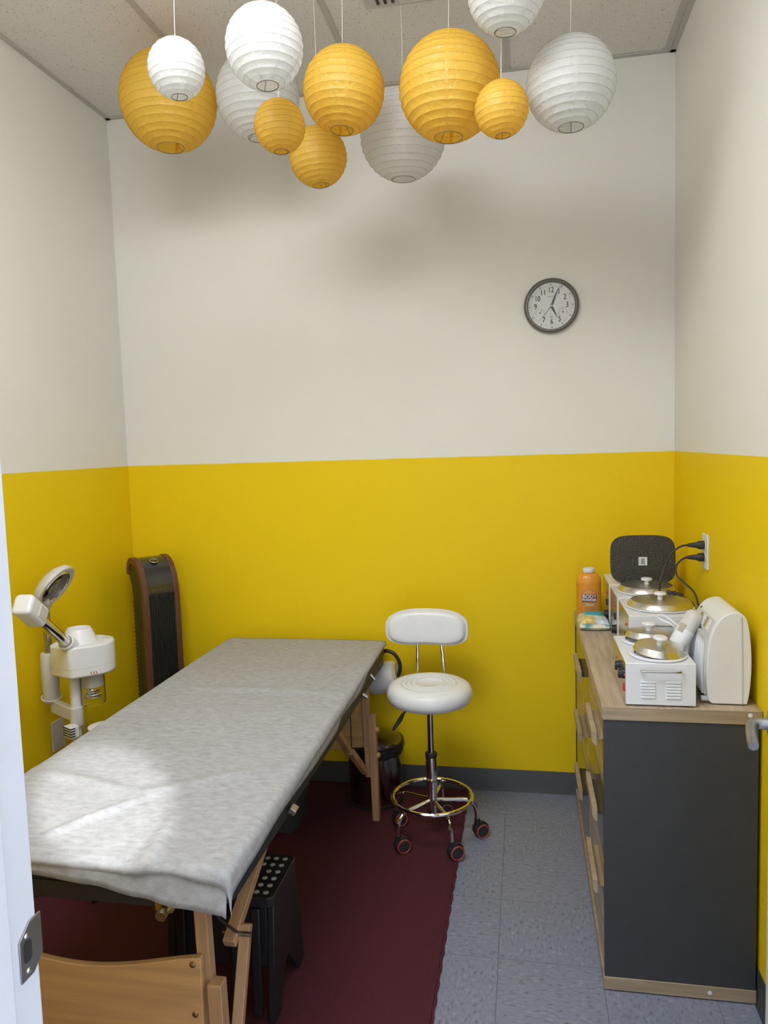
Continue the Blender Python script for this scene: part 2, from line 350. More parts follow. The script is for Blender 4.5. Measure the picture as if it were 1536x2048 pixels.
# door frame with strike plate, open door leaf with lever
jamb = B(); 
for xa, xb in ((DL - 0.03, DL), (DR, DR + 0.03)): jamb.box(xa, xb, YF - 0.135, YF + 0.006, 0, DH + 0.03)
jamb.box(DL, DR, YF - 0.135, YF + 0.006, DH, DH + 0.03)
jamb.box(DL, DL + 0.012, YF - 0.135, YF - 0.052, 0, DH)
jamb.box(DR - 0.012, DR, YF - 0.135, YF - 0.052, 0, DH)
fr = struct(jamb.obj('trim_1', M_trimw, bevel=0.002))
spz = 1.010
B().prism([(YF - 0.028, spz - 0.034), (YF - 0.028, spz + 0.016), (YF - 0.008, spz + 0.031), (YF + 0.012, spz + 0.031), (YF + 0.012, spz - 0.020), (YF - 0.006, spz - 0.034)], 'x', DL, DL + 0.0022).obj('strike_plate', M_satin, fr, bevel=0.0008)
B().prism(rrect(YF - 0.022, YF - 0.008, spz - 0.014, spz + 0.012, 0.005), 'x', DL + 0.0022, DL + 0.0028).obj('strike_hole', M_dark, fr)
for z in (spz - 0.025, spz + 0.017): B().lathe([(0.0038, 0), (0.003, 0.0015), (0, 0.002)], (DL + 0.002, YF - 0.015, z), (1, 0, 0), 14).obj('screw', M_chrome, fr)

dx, dy = 0.492 - 0.352, 1.628 - 0.765; dl = math.hypot(dx, dy); ux, uy = dx / dl, dy / dl; nx, ny = uy, -ux
def dp(a, b, z): return (0.352 + ux * a + nx * b, 0.765 + uy * a + ny * b, z)
lv = []
for b in (0, 0.042):
    for a, z in ((0, 0.008), (dl, 0.008), (dl, DH - 0.005), (0, DH - 0.005)): lv.append(dp(a, b, z))
door = struct(B().add(lv, [(0, 1, 2, 3), (7, 6, 5, 4), (0, 4, 5, 1), (1, 5, 6, 2), (2, 6, 7, 3), (3, 7, 4, 0)]).obj('door_1', M_trimw, bevel=0.002))
hz = 1.004; a0 = dl - 0.066
bb = B(); bb.lathe([(0.032, 0), (0.032, 0.007), (0.027, 0.011), (0.012, 0.012), (0.0115, 0.030)], dp(a0, 0, hz), (-nx, -ny, 0), 24)
bb.obj('lever_rose', M_satin, door)
bb = B(); P0 = Vector(dp(a0, -0.022, hz)); P1 = Vector(dp(a0 - 0.004, -0.036, hz)); P2 = Vector(dp(a0 - 0.022, -0.044, hz - 0.006)); P3 = Vector(dp(a0 - 0.075, -0.046, hz - 0.020))
bb.tube(spline([P0, P1, P2, P3], 5), [0.0115] * 5 + [0.0112] * 5 + [0.0105] * 5 + [0.0095], 12)
bb.obj('lever_handle', M_satin, door)
bb = B(); bb.box(-0.0012, 0.0012, -0.014, 0.014, -0.045, 0.045); bb.xf(Matrix.Translation(dp(dl + 0.0006, 0.021, hz)) @ Matrix.Rotation(math.atan2(uy, ux), 4, 'Z')); bb.obj('latch_plate', M_satin, door)

# ------------------------------------------------------------------ rug
rug = tag(B().box(-1.80, -0.275, 0.85, 3.30, 0.0, 0.009).obj('rug', M_rug, smooth=False), 'dark maroon carpet rug lying on the floor under the massage table', 'rug')
bd = B()
pts = [(-0.272 + 0.002 * math.sin(i * 1.7) + 0.0015 * random.random(), 0.85 + 2.45 * i / 130, 0.0045) for i in range(131)]
bd.tube(pts, 0.0044, 6); bd.obj('binding', M_rugb, rug)

# ------------------------------------------------------------------ dresser
DX0, DX1, DY0, DY1, DZ = 0.203, 0.612, 2.102, 3.312, 0.84
dr = thing('dresser', 'six-drawer dresser with oak-look top and dark grey side panel against right wall', 'dresser', (0.41, 2.7, 0))
B().box(DX0, DX1 + 0.006, DY0, DY1, DZ - 0.038, DZ).obj('top_panel', M_oak, dr, bevel=0.0015)
B().box(DX0 + 0.001, DX1 + 0.005, DY0 - 0.0012, DY0, DZ - 0.037, DZ - 0.001).obj('top_edge_band', M_oakx, dr, smooth=False)
B().box(DX0, DX1, DY0, DY1, 0.004, 0.042).obj('bottom_panel', M_oakx, dr, bevel=0.0015)
B().box(DX0 + 0.004, DX1 - 0.002, DY0 + 0.003, DY0 + 0.022, 0.042, DZ - 0.038).obj('side_panel', M_anth, dr, smooth=False)
B().box(DX0 + 0.004, DX1 - 0.002, DY1 - 0.022, DY1 - 0.003, 0.042, DZ - 0.038).obj('side_panel', M_anth, dr, smooth=False)
B().box(DX0 + 0.03, DX1 - 0.004, DY0 + 0.022, DY1 - 0.022, 0.042, DZ - 0.038).obj('carcass', M_anth, dr, smooth=False)
for (x, z) in ((0.587, DZ - 0.012), (0.49, 0.024)): B().lathe([(0.0062, 0), (0.005, 0.0012), (0, 0.0012)], (x, DY0 - 0.001, z), (0, -1, 0), 16).obj('cam_cover', M_wplas, dr)
rows = [(0.598, 0.798), (0.328, 0.592), (0.046, 0.322)]
rows = [(0.590, 0.797), (0.368, 0.584), (0.048, 0.362)]
for ci, (ya, yb) in enumerate(((DY0 + 0.024, 2.652), (2.656, DY1 - 0.024))):
    for ri, (za, zb) in enumerate(rows):
        oak = (ci + ri) % 2 == 0
        d = B().box(DX0 + 0.006, DX0 + 0.026, ya, yb, za, zb).obj('drawer', M_oakf if oak else M_anthg, dr, bevel=0.001)
        zt = (0.765, 0.545, 0.330)[ri]; yc = (2.225, 2.79)[ci]; L_ = 0.118
        B().prism([(DX0 - 0.014, zt), (DX0 - 0.028, zt), (DX0 - 0.028, zt - 0.028), (DX0 - 0.021, zt - 0.040), (DX0 - 0.014, zt - 0.040)], 'y', yc - L_, yc + L_).obj('handle', M_oakx, d, bevel=0.0008)
        B().box(DX0 - 0.015, DX0 + 0.007, yc - 0.108, yc + 0.108, zt - 0.024, zt - 0.020).obj('handle_rail', M_oakf if oak else M_anthg, d, smooth=False)

# ------------------------------------------------------------------ wax warmers on the dresser
def lid(parent, x, y, z, r, tilt=0.0, ta=0.0):
    Mx = Matrix.Translation((x, y, z)) @ Matrix.Rotation(tilt, 4, Vector((math.cos(ta), math.sin(ta), 0)))
    l = B().lathe([(r, 0), (r + 0.002, 0.002), (r, 0.006), (r * 0.93, 0.016), (r * 0.90, 0.019), (0.001, 0.022)], n=48).xf(Mx).obj('lid', M_steel, parent, ang=25)
    B().lathe([(0.009, 0.020), (0.0075, 0.030), (0.008, 0.033), (0.019, 0.036), (0.0205, 0.040), (0.018, 0.044), (0.001, 0.046)], n=24).xf(Mx).obj('lid_knob', M_white, l)
def knob(parent, x, y, z, r=0.014):
    k = B().lathe([(r, 0), (r, 0.004), (r * 0.9, 0.005), (r * 0.9, 0.015), (r * 0.8, 0.016), (0, 0.016)], (x, y, z), (-1, 0, 0), 20).obj('dial', M_black, parent)
    B().box(x - 0.0165, x - 0.014, y - 0.001, y + 0.001, z, z + r * 0.9).obj('dial_mark', M_white, k, smooth=False)
def bar_handle(parent, xa, xb, y, z):
    B().tube(spline([(xa, y, z), (xa, y - 0.010, z), (xa + 0.004, y - 0.016, z), (xa + 0.012, y - 0.017, z), (xb - 0.012, y - 0.017, z), (xb - 0.004, y - 0.016, z), (xb, y - 0.010, z), (xb, y, z)], 4), 0.0032, 8).obj('carry_handle', M_chrome, parent)
def vents(parent, xs, y, z0, n, dz, w=0.042):
    for xa in xs:
        for k in range(n):
            z = z0 + k * dz
            B().lathe([(0.0006, -w / 2), (0.0034, -w / 2 + 0.003), (0.0034, w / 2 - 0.003), (0.0006, w / 2)], (xa, y, z), (1, 0, 0), 10).obj('louver', M_white, parent)

wx0, wx1, wy0, wy1, wzt = 0.268, 0.452, 2.113, 2.412, 0.962
w1 = thing('wax_warmer', 'white double-pot wax warmer with two small lids nearest dresser front', 'wax warmer', (0.36, 2.26, DZ), 'wax warmers on the dresser')
bb = B(); bb.box(wx0, wx1, wy0, wy1, DZ + 0.004, wzt); bb.obj('housing', M_white, w1, bevel=0.002)
for x in (wx0 + 0.02, wx1 - 0.02):
    for y in (wy0 + 0.02, wy1 - 0.02): B().cyl((x, y, DZ), (x, y, DZ + 0.005), 0.008, n=12).obj('foot', M_black, w1)
B().box(wx0 - 0.0012, wx0, wy0 + 0.004, wy1 - 0.004, DZ + 0.006, wzt - 0.003).obj('control_plate', M_silver, w1, smooth=False)
for y, x in ((2.192, 0.366), (2.345, 0.362)):
    B().lathe([(0.073, 0), (0.078, 0.004), (0.073, 0.008), (0.066, 0.008), (0.064, 0.001)], (x, y, wzt), n=48, caps=False).obj('pot_rim', M_white, w1)
lid(w1, 0.368, 2.190, wzt + 0.013, 0.069, 0.10, 0.9); lid(w1, 0.364, 2.347, wzt + 0.014, 0.067, 0.06, 2.4)
knob(w1, wx0 - 0.001, 2.150, DZ + 0.082, 0.0155); knob(w1, wx0 - 0.001, 2.225, DZ + 0.082, 0.0155)
B().box(wx0 - 0.006, wx0, 2.130, 2.142, DZ + 0.036, DZ + 0.056).obj('rocker_switch', M_red, w1, bevel=0.001)
for y in (2.123, 2.30): B().lathe([(0.004, 0), (0.003, 0.004), (0, 0.005)], (wx0, y, DZ + 0.085), (-1, 0, 0), 10).obj('pilot_light', M_red, w1)
bar_handle(w1, 0.307, 0.412, wy0, 0.944); vents(w1, (0.327, 0.394), wy0, DZ + 0.026, 6, 0.0085)

WH = []
for k, (ya, yb, dxx, lab) in enumerate(((2.465, 2.735, 0.0, 'white wax warmer with broad domed lid right behind the double-pot warmer'),
                                        (2.752, 2.985, -0.002, 'white wax warmer with broad lid in front of the black textured tray'),
                                        (2.998, 3.238, -0.004, 'rearmost white wax warmer under the black textured tray'))):
    xa, xb, zt = 0.324 + dxx, 0.548 + dxx, 1.014
    w = thing('wax_warmer', lab, 'wax warmer', ((xa + xb) / 2, (ya + yb) / 2, DZ), 'wax warmers on the dresser')
    B().box(xa, xb, ya, yb, DZ + 0.004, zt).obj('housing', M_white, w, bevel=0.002)
    for x in (xa + 0.02, xb - 0.02):
        for y in (ya + 0.02, yb - 0.02): B().cyl((x, y, DZ), (x, y, DZ + 0.005), 0.008, n=12).obj('foot', M_black, w)
    B().box(xa - 0.0012, xa, ya + 0.025, yb - 0.004, DZ + 0.008, zt - 0.006).obj('control_plate', M_silver, w, smooth=False)
    knob(w, xa - 0.001, ya + 0.055, DZ + 0.045, 0.017)
    B().box(xa - 0.007, xa, ya + 0.060, ya + 0.078, DZ + 0.078, DZ + 0.102).obj('rocker_switch', M_black, w, bevel=0.001)
    B().lathe([(0.005, 0), (0.004, 0.005), (0, 0.006)], (xa, ya + 0.068, DZ + 0.130), (-1, 0, 0), 10).obj('pilot_light', M_red, w)
    xc, yc = (xa + xb) / 2 + 0.004, (ya + yb) / 2 + (0.0 if k < 2 else 0.03)
    r = (0.103, 0.101, 0.082)[k]
    B().lathe([(r, 0), (r + 0.006, 0.003), (r, 0.006), (r - 0.008, 0.006)], (xc, yc, zt), n=56, caps=False).obj('pot_rim', M_white, w)
    lid(w, xc, yc, zt + 0.006, r)
    if k == 0: bar_handle(w, 0.392, 0.500, ya, 0.985); vents(w, (0.405, 0.475), ya, DZ + 0.05, 5, 0.0085)

# black textured tray standing on the rear warmer
tr = thing('tray', 'black rounded tray with dimpled texture standing upright on rear wax warmer', 'tray', (0.447, 3.02, 1.014))
def squircle(w, h, n=48, e=4.2):
    out = []
    for i in range(n):
        t = 2 * PI * i / n; c, s_ = math.cos(t), math.sin(t)
        out.append((math.copysign(abs(c) ** (2 / e), c) * w / 2, math.copysign(abs(s_) ** (2 / e), s_) * h / 2))
    return out
M_tray = bpy.data.materials.new('dimpled_black_plastic'); M_tray.use_nodes = True
nt = M_tray.node_tree; pp = nt.nodes['Principled BSDF']; pp.inputs['Base Color'].default_value = (0.040, 0.036, 0.028, 1); pp.inputs['Roughness'].default_value = 0.5
tc = nt.nodes.new('ShaderNodeTexCoord'); vo = nt.nodes.new('ShaderNodeTexVoronoi'); vo.inputs['Scale'].default_value = 130; vo.inputs['Randomness'].default_value = 0.25
bu = nt.nodes.new('ShaderNodeBump'); bu.inputs['Strength'].default_value = 0.8; bu.inputs['Distance'].default_value = 0.003
nt.links.new(tc.outputs['Object'], vo.inputs['Vector']); nt.links.new(vo.outputs['Distance'], bu.inputs['Height']); nt.links.new(bu.outputs[0], pp.inputs['Normal'])
bb = B(); o1 = squircle(0.243, 0.19); lay = []
rings = [(1.0, 0.0), (1.0, 0.006), (0.985, 0.010), (0.95, 0.010), (0.93, 0.004)]
vsx, fsx = [], []
for sc, d in rings: vsx += [(x * sc, -0.0 + (0.010 - d) * 1.0 - 0.01, z * sc) for x, z in o1]
n_ = len(o1)
for j in range(len(rings) - 1):
    for i in range(n_): fsx.append((j * n_ + i, j * n_ + (i + 1) % n_, (j + 1) * n_ + (i + 1) % n_, (j + 1) * n_ + i))
fsx.append(tuple(range(n_))); fsx.append(tuple((len(rings) - 1) * n_ + i for i in range(n_)))
bb.add(vsx, fsx)
TRX = Matrix.Translation((0.447, 3.020, 1.014 + 0.0945)) @ Matrix.Rotation(math.radians(-5), 4, 'X') @ Matrix.Rotation(PI, 4, 'Z')
bb.xf(TRX); bb.obj('tray_shell', M_tray, tr)
TR2 = Matrix.Translation((0.447, 3.020, 1.014 + 0.0945)) @ Matrix.Rotation(math.radians(-5), 4, 'X')
bb = B().box(-0.016, 0.016, -0.0012, 0.0, -0.022, 0.010).xf(TR2 @ Matrix.Translation((0.0, -0.0004, 0.0))); tk = bb.obj('barcode_sticker', M_white, tr, smooth=False)
bb = B()
for i in range(7): bb.box(-0.007, 0.009 - 0.002 * (i % 2), -0.0016, -0.0013, -0.018 + i * 0.0034, -0.016 + i * 0.0034)
for i in range(4): bb.box(-0.0125, -0.0115, -0.0016, -0.0013, -0.017 + i * 0.006, -0.0135 + i * 0.006)
bb.xf(TR2 @ Matrix.Translation((0.0, -0.0004, 0.0))); bb.obj('barcode_print', M_ink, tk, smooth=False)

# wall outlet, plugs and cords
po = thing('power_outlet', 'white double wall outlet on the yellow wall above the dresser', 'outlet', (XR, 2.755, 1.178))
B().prism(rrect(2.716, 2.794, 1.116, 1.240, 0.005), 'x', XR - 0.006, XR).obj('cover_plate', M_wplas, po, bevel=0.002)
for z in (1.157, 1.200): B().prism(rrect(2.738, 2.772, z - 0.014, z + 0.014, 0.012), 'x', XR - 0.0075, XR - 0.005).obj('receptacle', M_wplas, po)
def plug_cord(name, lab, z, pts, parent=None):
    t = thing(name, lab, 'power cord', (XR - 0.03, 2.755, z), 'power cords at the wall outlet')
    bb = B(); bb.lathe([(0.0145, 0), (0.0155, 0.004), (0.0145, 0.018), (0.010, 0.026), (0.0085, 0.040), (0.006, 0.055)], (XR - 0.0075, 2.755, z), (-1, 0, 0), 16, sx=0.85, sy=1.0); bb.obj('plug', M_dark, t)
    B().tube(spline([(XR - 0.058, 2.755, z)] + pts, 7), 0.0036, 8).obj('cord', M_dark, t)
    return t
plug_cord('appliance_cable', 'dark power cord plugged into the upper socket looping behind warmer lid', 1.201, [(0.535, 2.757, 1.196), (0.505, 2.758, 1.170), (0.482, 2.758, 1.120), (0.466, 2.748, 1.075), (0.462, 2.742, 1.035), (0.470, 2.743, 0.99), (0.48, 2.743, 0.90)])
plug_cord('appliance_cable', 'dark power cord plugged into the lower socket curling down to the heater', 1.158, [(0.540, 2.752, 1.152), (0.519, 2.745, 1.128), (0.520, 2.735, 1.095), (0.545, 2.715, 1.070), (0.568, 2.68, 1.04), (0.572, 2.62, 0.98), (0.566, 2.55, 0.88)])
ct = thing('cord_connector', 'black moulded cord connector lying on top of the middle wax warmer', 'power cord', (0.525, 2.76, 1.014))
B().tube(spline([(0.494, 2.80, 1.024), (0.508, 2.785, 1.026), (0.525, 2.765, 1.026), (0.540, 2.745, 1.022)], 4), [0.005, 0.006, 0.0075, 0.009] * 3 + [0.005], 12).obj('connector_body', M_dark, ct)
B().tube(spline([(0.538, 2.748, 1.022), (0.552, 2.70, 1.016), (0.562, 2.65, 1.00), (0.566, 2.60, 0.93)], 5), 0.0026, 6).obj('cord', M_dark, ct)

# ------------------------------------------------------------------ white tabletop heater
hx0, hx1, hy0, hy1 = 0.487, 0.603, 2.143, 2.365
ht = thing('space_heater', 'white curved tabletop heater with slotted grille beside the yellow wall', 'heater', (0.545, 2.25, DZ))
prof = [(hx0 + 0.012, DZ + 0.003), (hx0 + 0.002, DZ + 0.02), (hx0 - 0.002, DZ + 0.08), (hx0 + 0.002, DZ + 0.15), (hx0 + 0.010, DZ + 0.195), (hx0 + 0.024, DZ + 0.228), (hx0 + 0.044, DZ + 0.250), (hx0 + 0.070, DZ + 0.259), (hx0 + 0.088, DZ + 0.255), (hx0 + 0.102, DZ + 0.235), (hx0 + 0.111, DZ + 0.18), (hx0 + 0.114, DZ + 0.11), (hx0 + 0.110, DZ + 0.04), (hx0 + 0.103, DZ + 0.003)]
sh = [tuple(v)[:2] for v in spline([(a, b, 0) for a, b in prof], 4)]
bb = B(); bb.prism(sh, 'y', hy0, hy1); bb.obj('case', M_wplas, ht, bevel=0.006, seg=3)
sw = [(x, z) for x, z in sh if hx0 + 0.078 < x < hx0 + 0.12]
bb = B(); bb.tube([(hx0 + 0.086 - 0.010 * math.sin(PI * min(1, max(0, t / 10))) * 0 + 0.004 * (1 - (t / 10) ** 2), hy0 - 0.0005, DZ + 0.004 + 0.242 * t / 10) for t in range(11)], 0.0022, 6); bb.obj('case_seam', M_wgray, ht)
B().box(hx0 - 0.0035, hx0 + 0.006, hy0 + 0.022, hy1 - 0.022, DZ + 0.022, DZ + 0.188).obj('grille_recess', M_wgray, ht, smooth=False)
for k in range(9):
    y = hy0 + 0.032 + k * 0.0195
    B().tube(spline([(hx0 - 0.004, y, DZ + 0.024), (hx0 - 0.0075, y, DZ + 0.09), (hx0 - 0.004, y, DZ + 0.15), (hx0 + 0.004, y, DZ + 0.187)], 4), 0.0045, 8).obj('grille_bar', M_wplas, ht)
q = B(); q.add([(hx0 + 0.0085, hy0 + 0.018, DZ + 0.195), (hx0 + 0.0085, hy1 - 0.018, DZ + 0.195), (hx0 + 0.0245, hy1 - 0.018, DZ + 0.2305), (hx0 + 0.0245, hy0 + 0.018, DZ + 0.2305), (hx0 + 0.006, hy0 + 0.018, DZ + 0.197), (hx0 + 0.006, hy1 - 0.018, DZ + 0.197), (hx0 + 0.022, hy1 - 0.018, DZ + 0.2325), (hx0 + 0.022, hy0 + 0.018, DZ + 0.2325)], [(0, 1, 2, 3), (7, 6, 5, 4), (0, 4, 5, 1), (1, 5, 6, 2), (2, 6, 7, 3), (3, 7, 4, 0)])
cp = q.obj('control_panel', M_wgray, ht, smooth=False)
for k in range(4):
    y = hy0 + 0.045 + k * 0.033
    B().beam((hx0 + 0.0075, y, DZ + 0.2015), (hx0 + 0.0195, y, DZ + 0.2285), 0.011, 0.003, (-0.9, 0, 0.42)).obj('button', M_olive if k % 2 else M_wplas, cp, smooth=False)
B().lathe([(0.004, 0), (0.0035, 0.002), (0, 0.0022)], (hx0 + 0.026, hy1 - 0.03, DZ + 0.2335), (-0.6, 0, 0.8), 12).obj('indicator', M_hand, ht)
for y in (hy0 + 0.02, hy1 - 0.02): B().cyl((hx0 - 0.012, y, DZ + 0.012), (hx0 + 0.02, y, DZ + 0.012), 0.008, n=12).obj('foot', M_wplas, ht)

# roll-on wax heater wedged between warmer and heater
rt = thing('roll_on_heater', 'white handheld roll-on wax heater leaning between double warmer and heater', 'wax heater', (0.452, 2.30, 0.985))
ax = Vector((0.50, 0.12, 0.86)).normalized(); base = Vector((0.430, 2.262, 0.975)); qa = ax.to_track_quat('Z', 'Y')
B().lathe([(0.022, 0), (0.0285, 0.003), (0.0295, 0.010), (0.0300, 0.048), (0.0295, 0.052)], base, ax, 32, sx=1.0, sy=0.85).obj('body', M_white, rt)
B().lathe([(0.0292, 0.052), (0.0295, 0.090), (0.028, 0.102), (0.018, 0.111), (0.0, 0.112)], base, ax, 32, sx=1.0, sy=0.85).obj('cap', M_wgray, rt)
side = Vector((-0.62, -0.72, 0.30)); side = (side - ax * side.dot(ax)).normalized()
wv = ax.cross(side)
bb = B(); c0 = base + ax * 0.052 + side * 0.0270
bb.add([c0 + wv * a + ax * b + side * d for d in (-0.004, 0.0015) for a, b in ((-0.009, -0.013), (0.009, -0.013), (0.009, 0.013), (-0.009, 0.013))], [(0, 1, 2, 3), (7, 6, 5, 4), (0, 4, 5, 1), (1, 5, 6, 2), (2, 6, 7, 3), (3, 7, 4, 0)])
bb.obj('level_window', mat('amber_window', (0.40, 0.37, 0.30), 0.3), rt, bevel=0.001)
B().tube(spline([base + ax * 0.060 - Vector((0.022, 0, 0)), (0.420, 2.33, 1.037), (0.402, 2.345, 1.045), (0.392, 2.350, 1.040), (0.400, 2.345, 1.030), (0.425, 2.325, 1.022), (0.442, 2.30, 1.008)], 6), 0.0034, 8).obj('cord', M_white, rt)

# ------------------------------------------------------------------ body powder bottle
pb = thing('powder_bottle', 'orange body powder bottle with white cap at the back of the dresser', 'bottle', (0.2535, 3.15, DZ))
bc = (0.2535, 3.15, DZ); a_, b_ = 0.0495, 0.034
pr = [(0.94, 0), (1.0, 0.006), (1.0, 0.150), (1.02, 0.153), (1.02, 0.160), (0.99, 0.163), (0.97, 0.174), (0.82, 0.187), (0.56, 0.194), (0.50, 0.195), (0.48, 0.198)]
B().lathe([(r, z) for r, z in pr], bc, n=48, sx=a_, sy=b_).obj('bottle_body', M_orange, pb, ang=50)
B().lathe([(0.0225, 0.197), (0.0235, 0.199), (0.0235, 0.211), (0.0215, 0.2155), (0.0, 0.2155)], bc, n=32).obj('cap', M_white, pb)
def onb(x, z, e): 
    t = max(-0.97, min(0.97, x / a_)); return (bc[0] + x, bc[1] - b_ * math.sqrt(1 - t * t) - e, bc[2] + z)
def bpatch(x0, x1, z0, z1, e, nn=14):
    bb = B()
    vs_ = [onb(x0 + (x1 - x0) * i / nn, z, e) for z in (z0, z1) for i in range(nn + 1)]
    return bb.add(vs_, [(i, i + 1, nn + 2 + i, nn + 1 + i) for i in range(nn)])
lb = bpatch(-0.034, 0.034, 0.012, 0.134, 0.0004).obj('label', M_orangel, pb)
bpatch(-0.029, 0.029, 0.078, 0.112, 0.0008).obj('label_band', M_maroon, lb)
bpatch(-0.026, 0.026, 0.064, 0.072, 0.0008).obj('label_ribbon', M_olive, lb)
bpatch(-0.017, 0.017, 0.0665, 0.0695, 0.0012).obj('ribbon_print', M_wplas, lb)
def btext(txt, size, zc, sxx, m, szz=1.0, bold=0.0006):
    v, f = text_mesh(txt, size); bb = B()
    for off in ((0, 0), (bold, 0), (-bold, 0), (0, bold), (0, -bold)):
        bb.add([onb(x * sxx + off[0], zc + y * szz + off[1], 0.0012) for x, y, z in v], f)
    bb.obj('lettering', m, lb, smooth=False)
btext('BODY', 0.0205, 0.1020, 1.0, M_white); btext('POWDER', 0.0150, 0.0868, 0.90, M_white, 0.95)
bb = B()
fr_pts = [(-0.030, 0.030), (0.030, 0.030), (0.030, 0.118), (0.022, 0.121), (0.014, 0.128), (0, 0.131), (-0.014, 0.128), (-0.022, 0.121), (-0.030, 0.118)]
dn = []
for i in range(len(fr_pts)):
    p, q_ = fr_pts[i], fr_pts[(i + 1) % len(fr_pts)]
    for k in range(6): dn.append(onb(p[0] + (q_[0] - p[0]) * k / 6, p[1] + (q_[1] - p[1]) * k / 6, 0.0006))
bb.tube(dn, 0.0005, 4, True); bb.obj('label_outline', M_maroon, lb)
for k, (w_, z) in enumerate(((0.021, 0.058), (0.019, 0.054), (0.021, 0.049), (0.018, 0.044))): bpatch(-w_, w_, z, z + 0.0016, 0.0008).obj('label_rule', mat('label_brown', (0.42, 0.16, 0.03), 0.5), lb)

# ------------------------------------------------------------------ wipes pack
wp = thing('wipes_pack', 'soft pack of wet wipes with teal lid in front of the powder bottle', 'wipes', (0.262, 3.04, DZ))
def wipes_mat():
    m = bpy.data.materials.new('printed_wipes_film'); m.use_nodes = True
    nt = m.node_tree; N = nt.nodes; L = nt.links; p = N['Principled BSDF']; p.inputs['Roughness'].default_value = 0.28
    tc = N.new('ShaderNodeTexCoord'); n = N.new('ShaderNodeTexNoise'); n.inputs['Scale'].default_value = 38; n.inputs['Detail'].default_value = 2; L.new(tc.outputs['Object'], n.inputs['Vector'])
    r = N.new('ShaderNodeValToRGB'); L.new(n.outputs['Fac'], r.inputs[0]); e = r.color_ramp.elements
    e[0].position = 0.36; e[0].color = (0.10, 0.34, 0.33, 1); e[1].position = 0.62; e[1].color = (0.80, 0.78, 0.66, 1)
    a = e.new(0.45); a.color = (0.45, 0.60, 0.55, 1); a = e.new(0.54); a.color = (0.66, 0.60, 0.42, 1)
    L.new(r.outputs[0], p.inputs['Base Color']); return m
px0, px1, py0, py1 = 0.200, 0.318, 2.945, 3.105
def pk(u, v):                                         # pillow height 0..1
    return (max(0, 1 - abs(2 * u - 1) ** 4) ** 0.5) * (max(0, 1 - abs(2 * v - 1) ** 5) ** 0.5)
nu, nv = 18, 18; vsx = []; fsx = []
for j in range(nv + 1):
    for i in range(nu + 1):
        u, v = i / nu, j / nv; z = DZ + 0.014 + 0.034 * pk(u, v) + 0.0018 * noise.noise((u * 9, v * 9, 3)); vsx.append((px0 + (px1 - px0) * u, py0 + (py1 - py0) * v, z))
for j in range(nv + 1):
    for i in range(nu + 1):
        u, v = i / nu, j / nv; vsx.append((px0 + (px1 - px0) * u, py0 + (py1 - py0) * v, DZ + 0.014 - 0.0135 * pk(u, v) ** 0.5))
K = (nu + 1) * (nv + 1)
for j in range(nv):
    for i in range(nu):
        a = j * (nu + 1) + i; fsx.append((a, a + 1, a + nu + 2, a + nu + 1)); fsx.append((K + a, K + a + nu + 1, K + a + nu + 2, K + a + 1))
for i in range(nu): fsx.append((i, K + i, K + i + 1, i + 1)); e = nv * (nu + 1) + i; fsx.append((e, e + 1, K + e + 1, K + e))
for j in range(nv): a = j * (nu + 1); fsx.append((a, a + nu + 1, K + a + nu + 1, K + a)); a += nu; fsx.append((a, K + a, K + a + nu + 1, a + nu + 1))
B().add(vsx, fsx).obj('pouch', wipes_mat(), wp, ang=60)
def wpatch(name, x0, x1, y0, y1, m, e=0.0012):
    vv = []; n = 8
    for j in range(n + 1):
        for i in range(n + 1):
            x = x0 + (x1 - x0) * i / n; y = y0 + (y1 - y0) * j / n; u = (x - px0) / (px1 - px0); v = (y - py0) / (py1 - py0)
            vv.append((x, y, DZ + 0.014 + 0.034 * pk(u, v) + 0.0018 * noise.noise((u * 9, v * 9, 3)) + e))
    B().add(vv, [(j * (n + 1) + i, j * (n + 1) + i + 1, (j + 1) * (n + 1) + i + 1, (j + 1) * (n + 1) + i) for j in range(n) for i in range(n)]).obj(name, m, wp)
wpatch('yellow_print', 0.210, 0.262, 2.948, 2.995, mat('print_yellow', (0.85, 0.66, 0.24), 0.3, var=0.4, scale=60))
wpatch('blue_print', 0.264, 0.312, 2.948, 2.995, mat('print_pale_blue', (0.72, 0.84, 0.92), 0.3, var=0.4, scale=60))
B().lathe([(1, 0), (1.0, 0.004), (0.93, 0.008), (0.0, 0.009)], (0.262, 3.042, DZ + 0.046), n=40, sx=0.036, sy=0.026).obj('lid', M_teal, wp)

# ------------------------------------------------------------------ wall clock
ck = thing('wall_clock', 'round pewter-rimmed wall clock on the back wall showing five past five', 'clock', (0.122, YB, 2.148))
cc = Vector((0.122, YB, 2.148)); NY = (0, -1, 0)
B().lathe([(0.112, 0), (0.1145, 0.006), (0.1150, 0.016), (0.113, 0.022), (0.110, 0.024), (0.1085, 0.0225), (0.105, 0.028), (0.1015, 0.0285), (0.098, 0.024), (0.0965, 0.014), (0.0965, 0.0)], cc, NY, 64, caps=False).obj('rim', M_pew, ck, ang=20)
fc = B().lathe([(0.097, 0.0), (0.097, 0.012), (0, 0.012)], cc, NY, 64).obj('face', M_face, ck)
def cp3(x, z, d=0.0126): return (cc.x + x, cc.y - d, cc.z + z)
rl = math.radians(-1.0)
def cang(deg, r): t = math.radians(deg) + rl; return r * math.sin(t), r * math.cos(t)
bb = B()
for h_ in range(1, 13):
    v, f = text_mesh(str(h_), 0.033)
    if h_ in (4, 8): continue
    x, z = cang(h_ * 30, 0.0655)
    for ox in (-0.0003, 0.0003): bb.add([cp3(x + a * 0.74 + ox, z + b) for a, b, _ in v], f)
bb.obj('numerals', M_ink, fc, smooth=False)
bb = B()
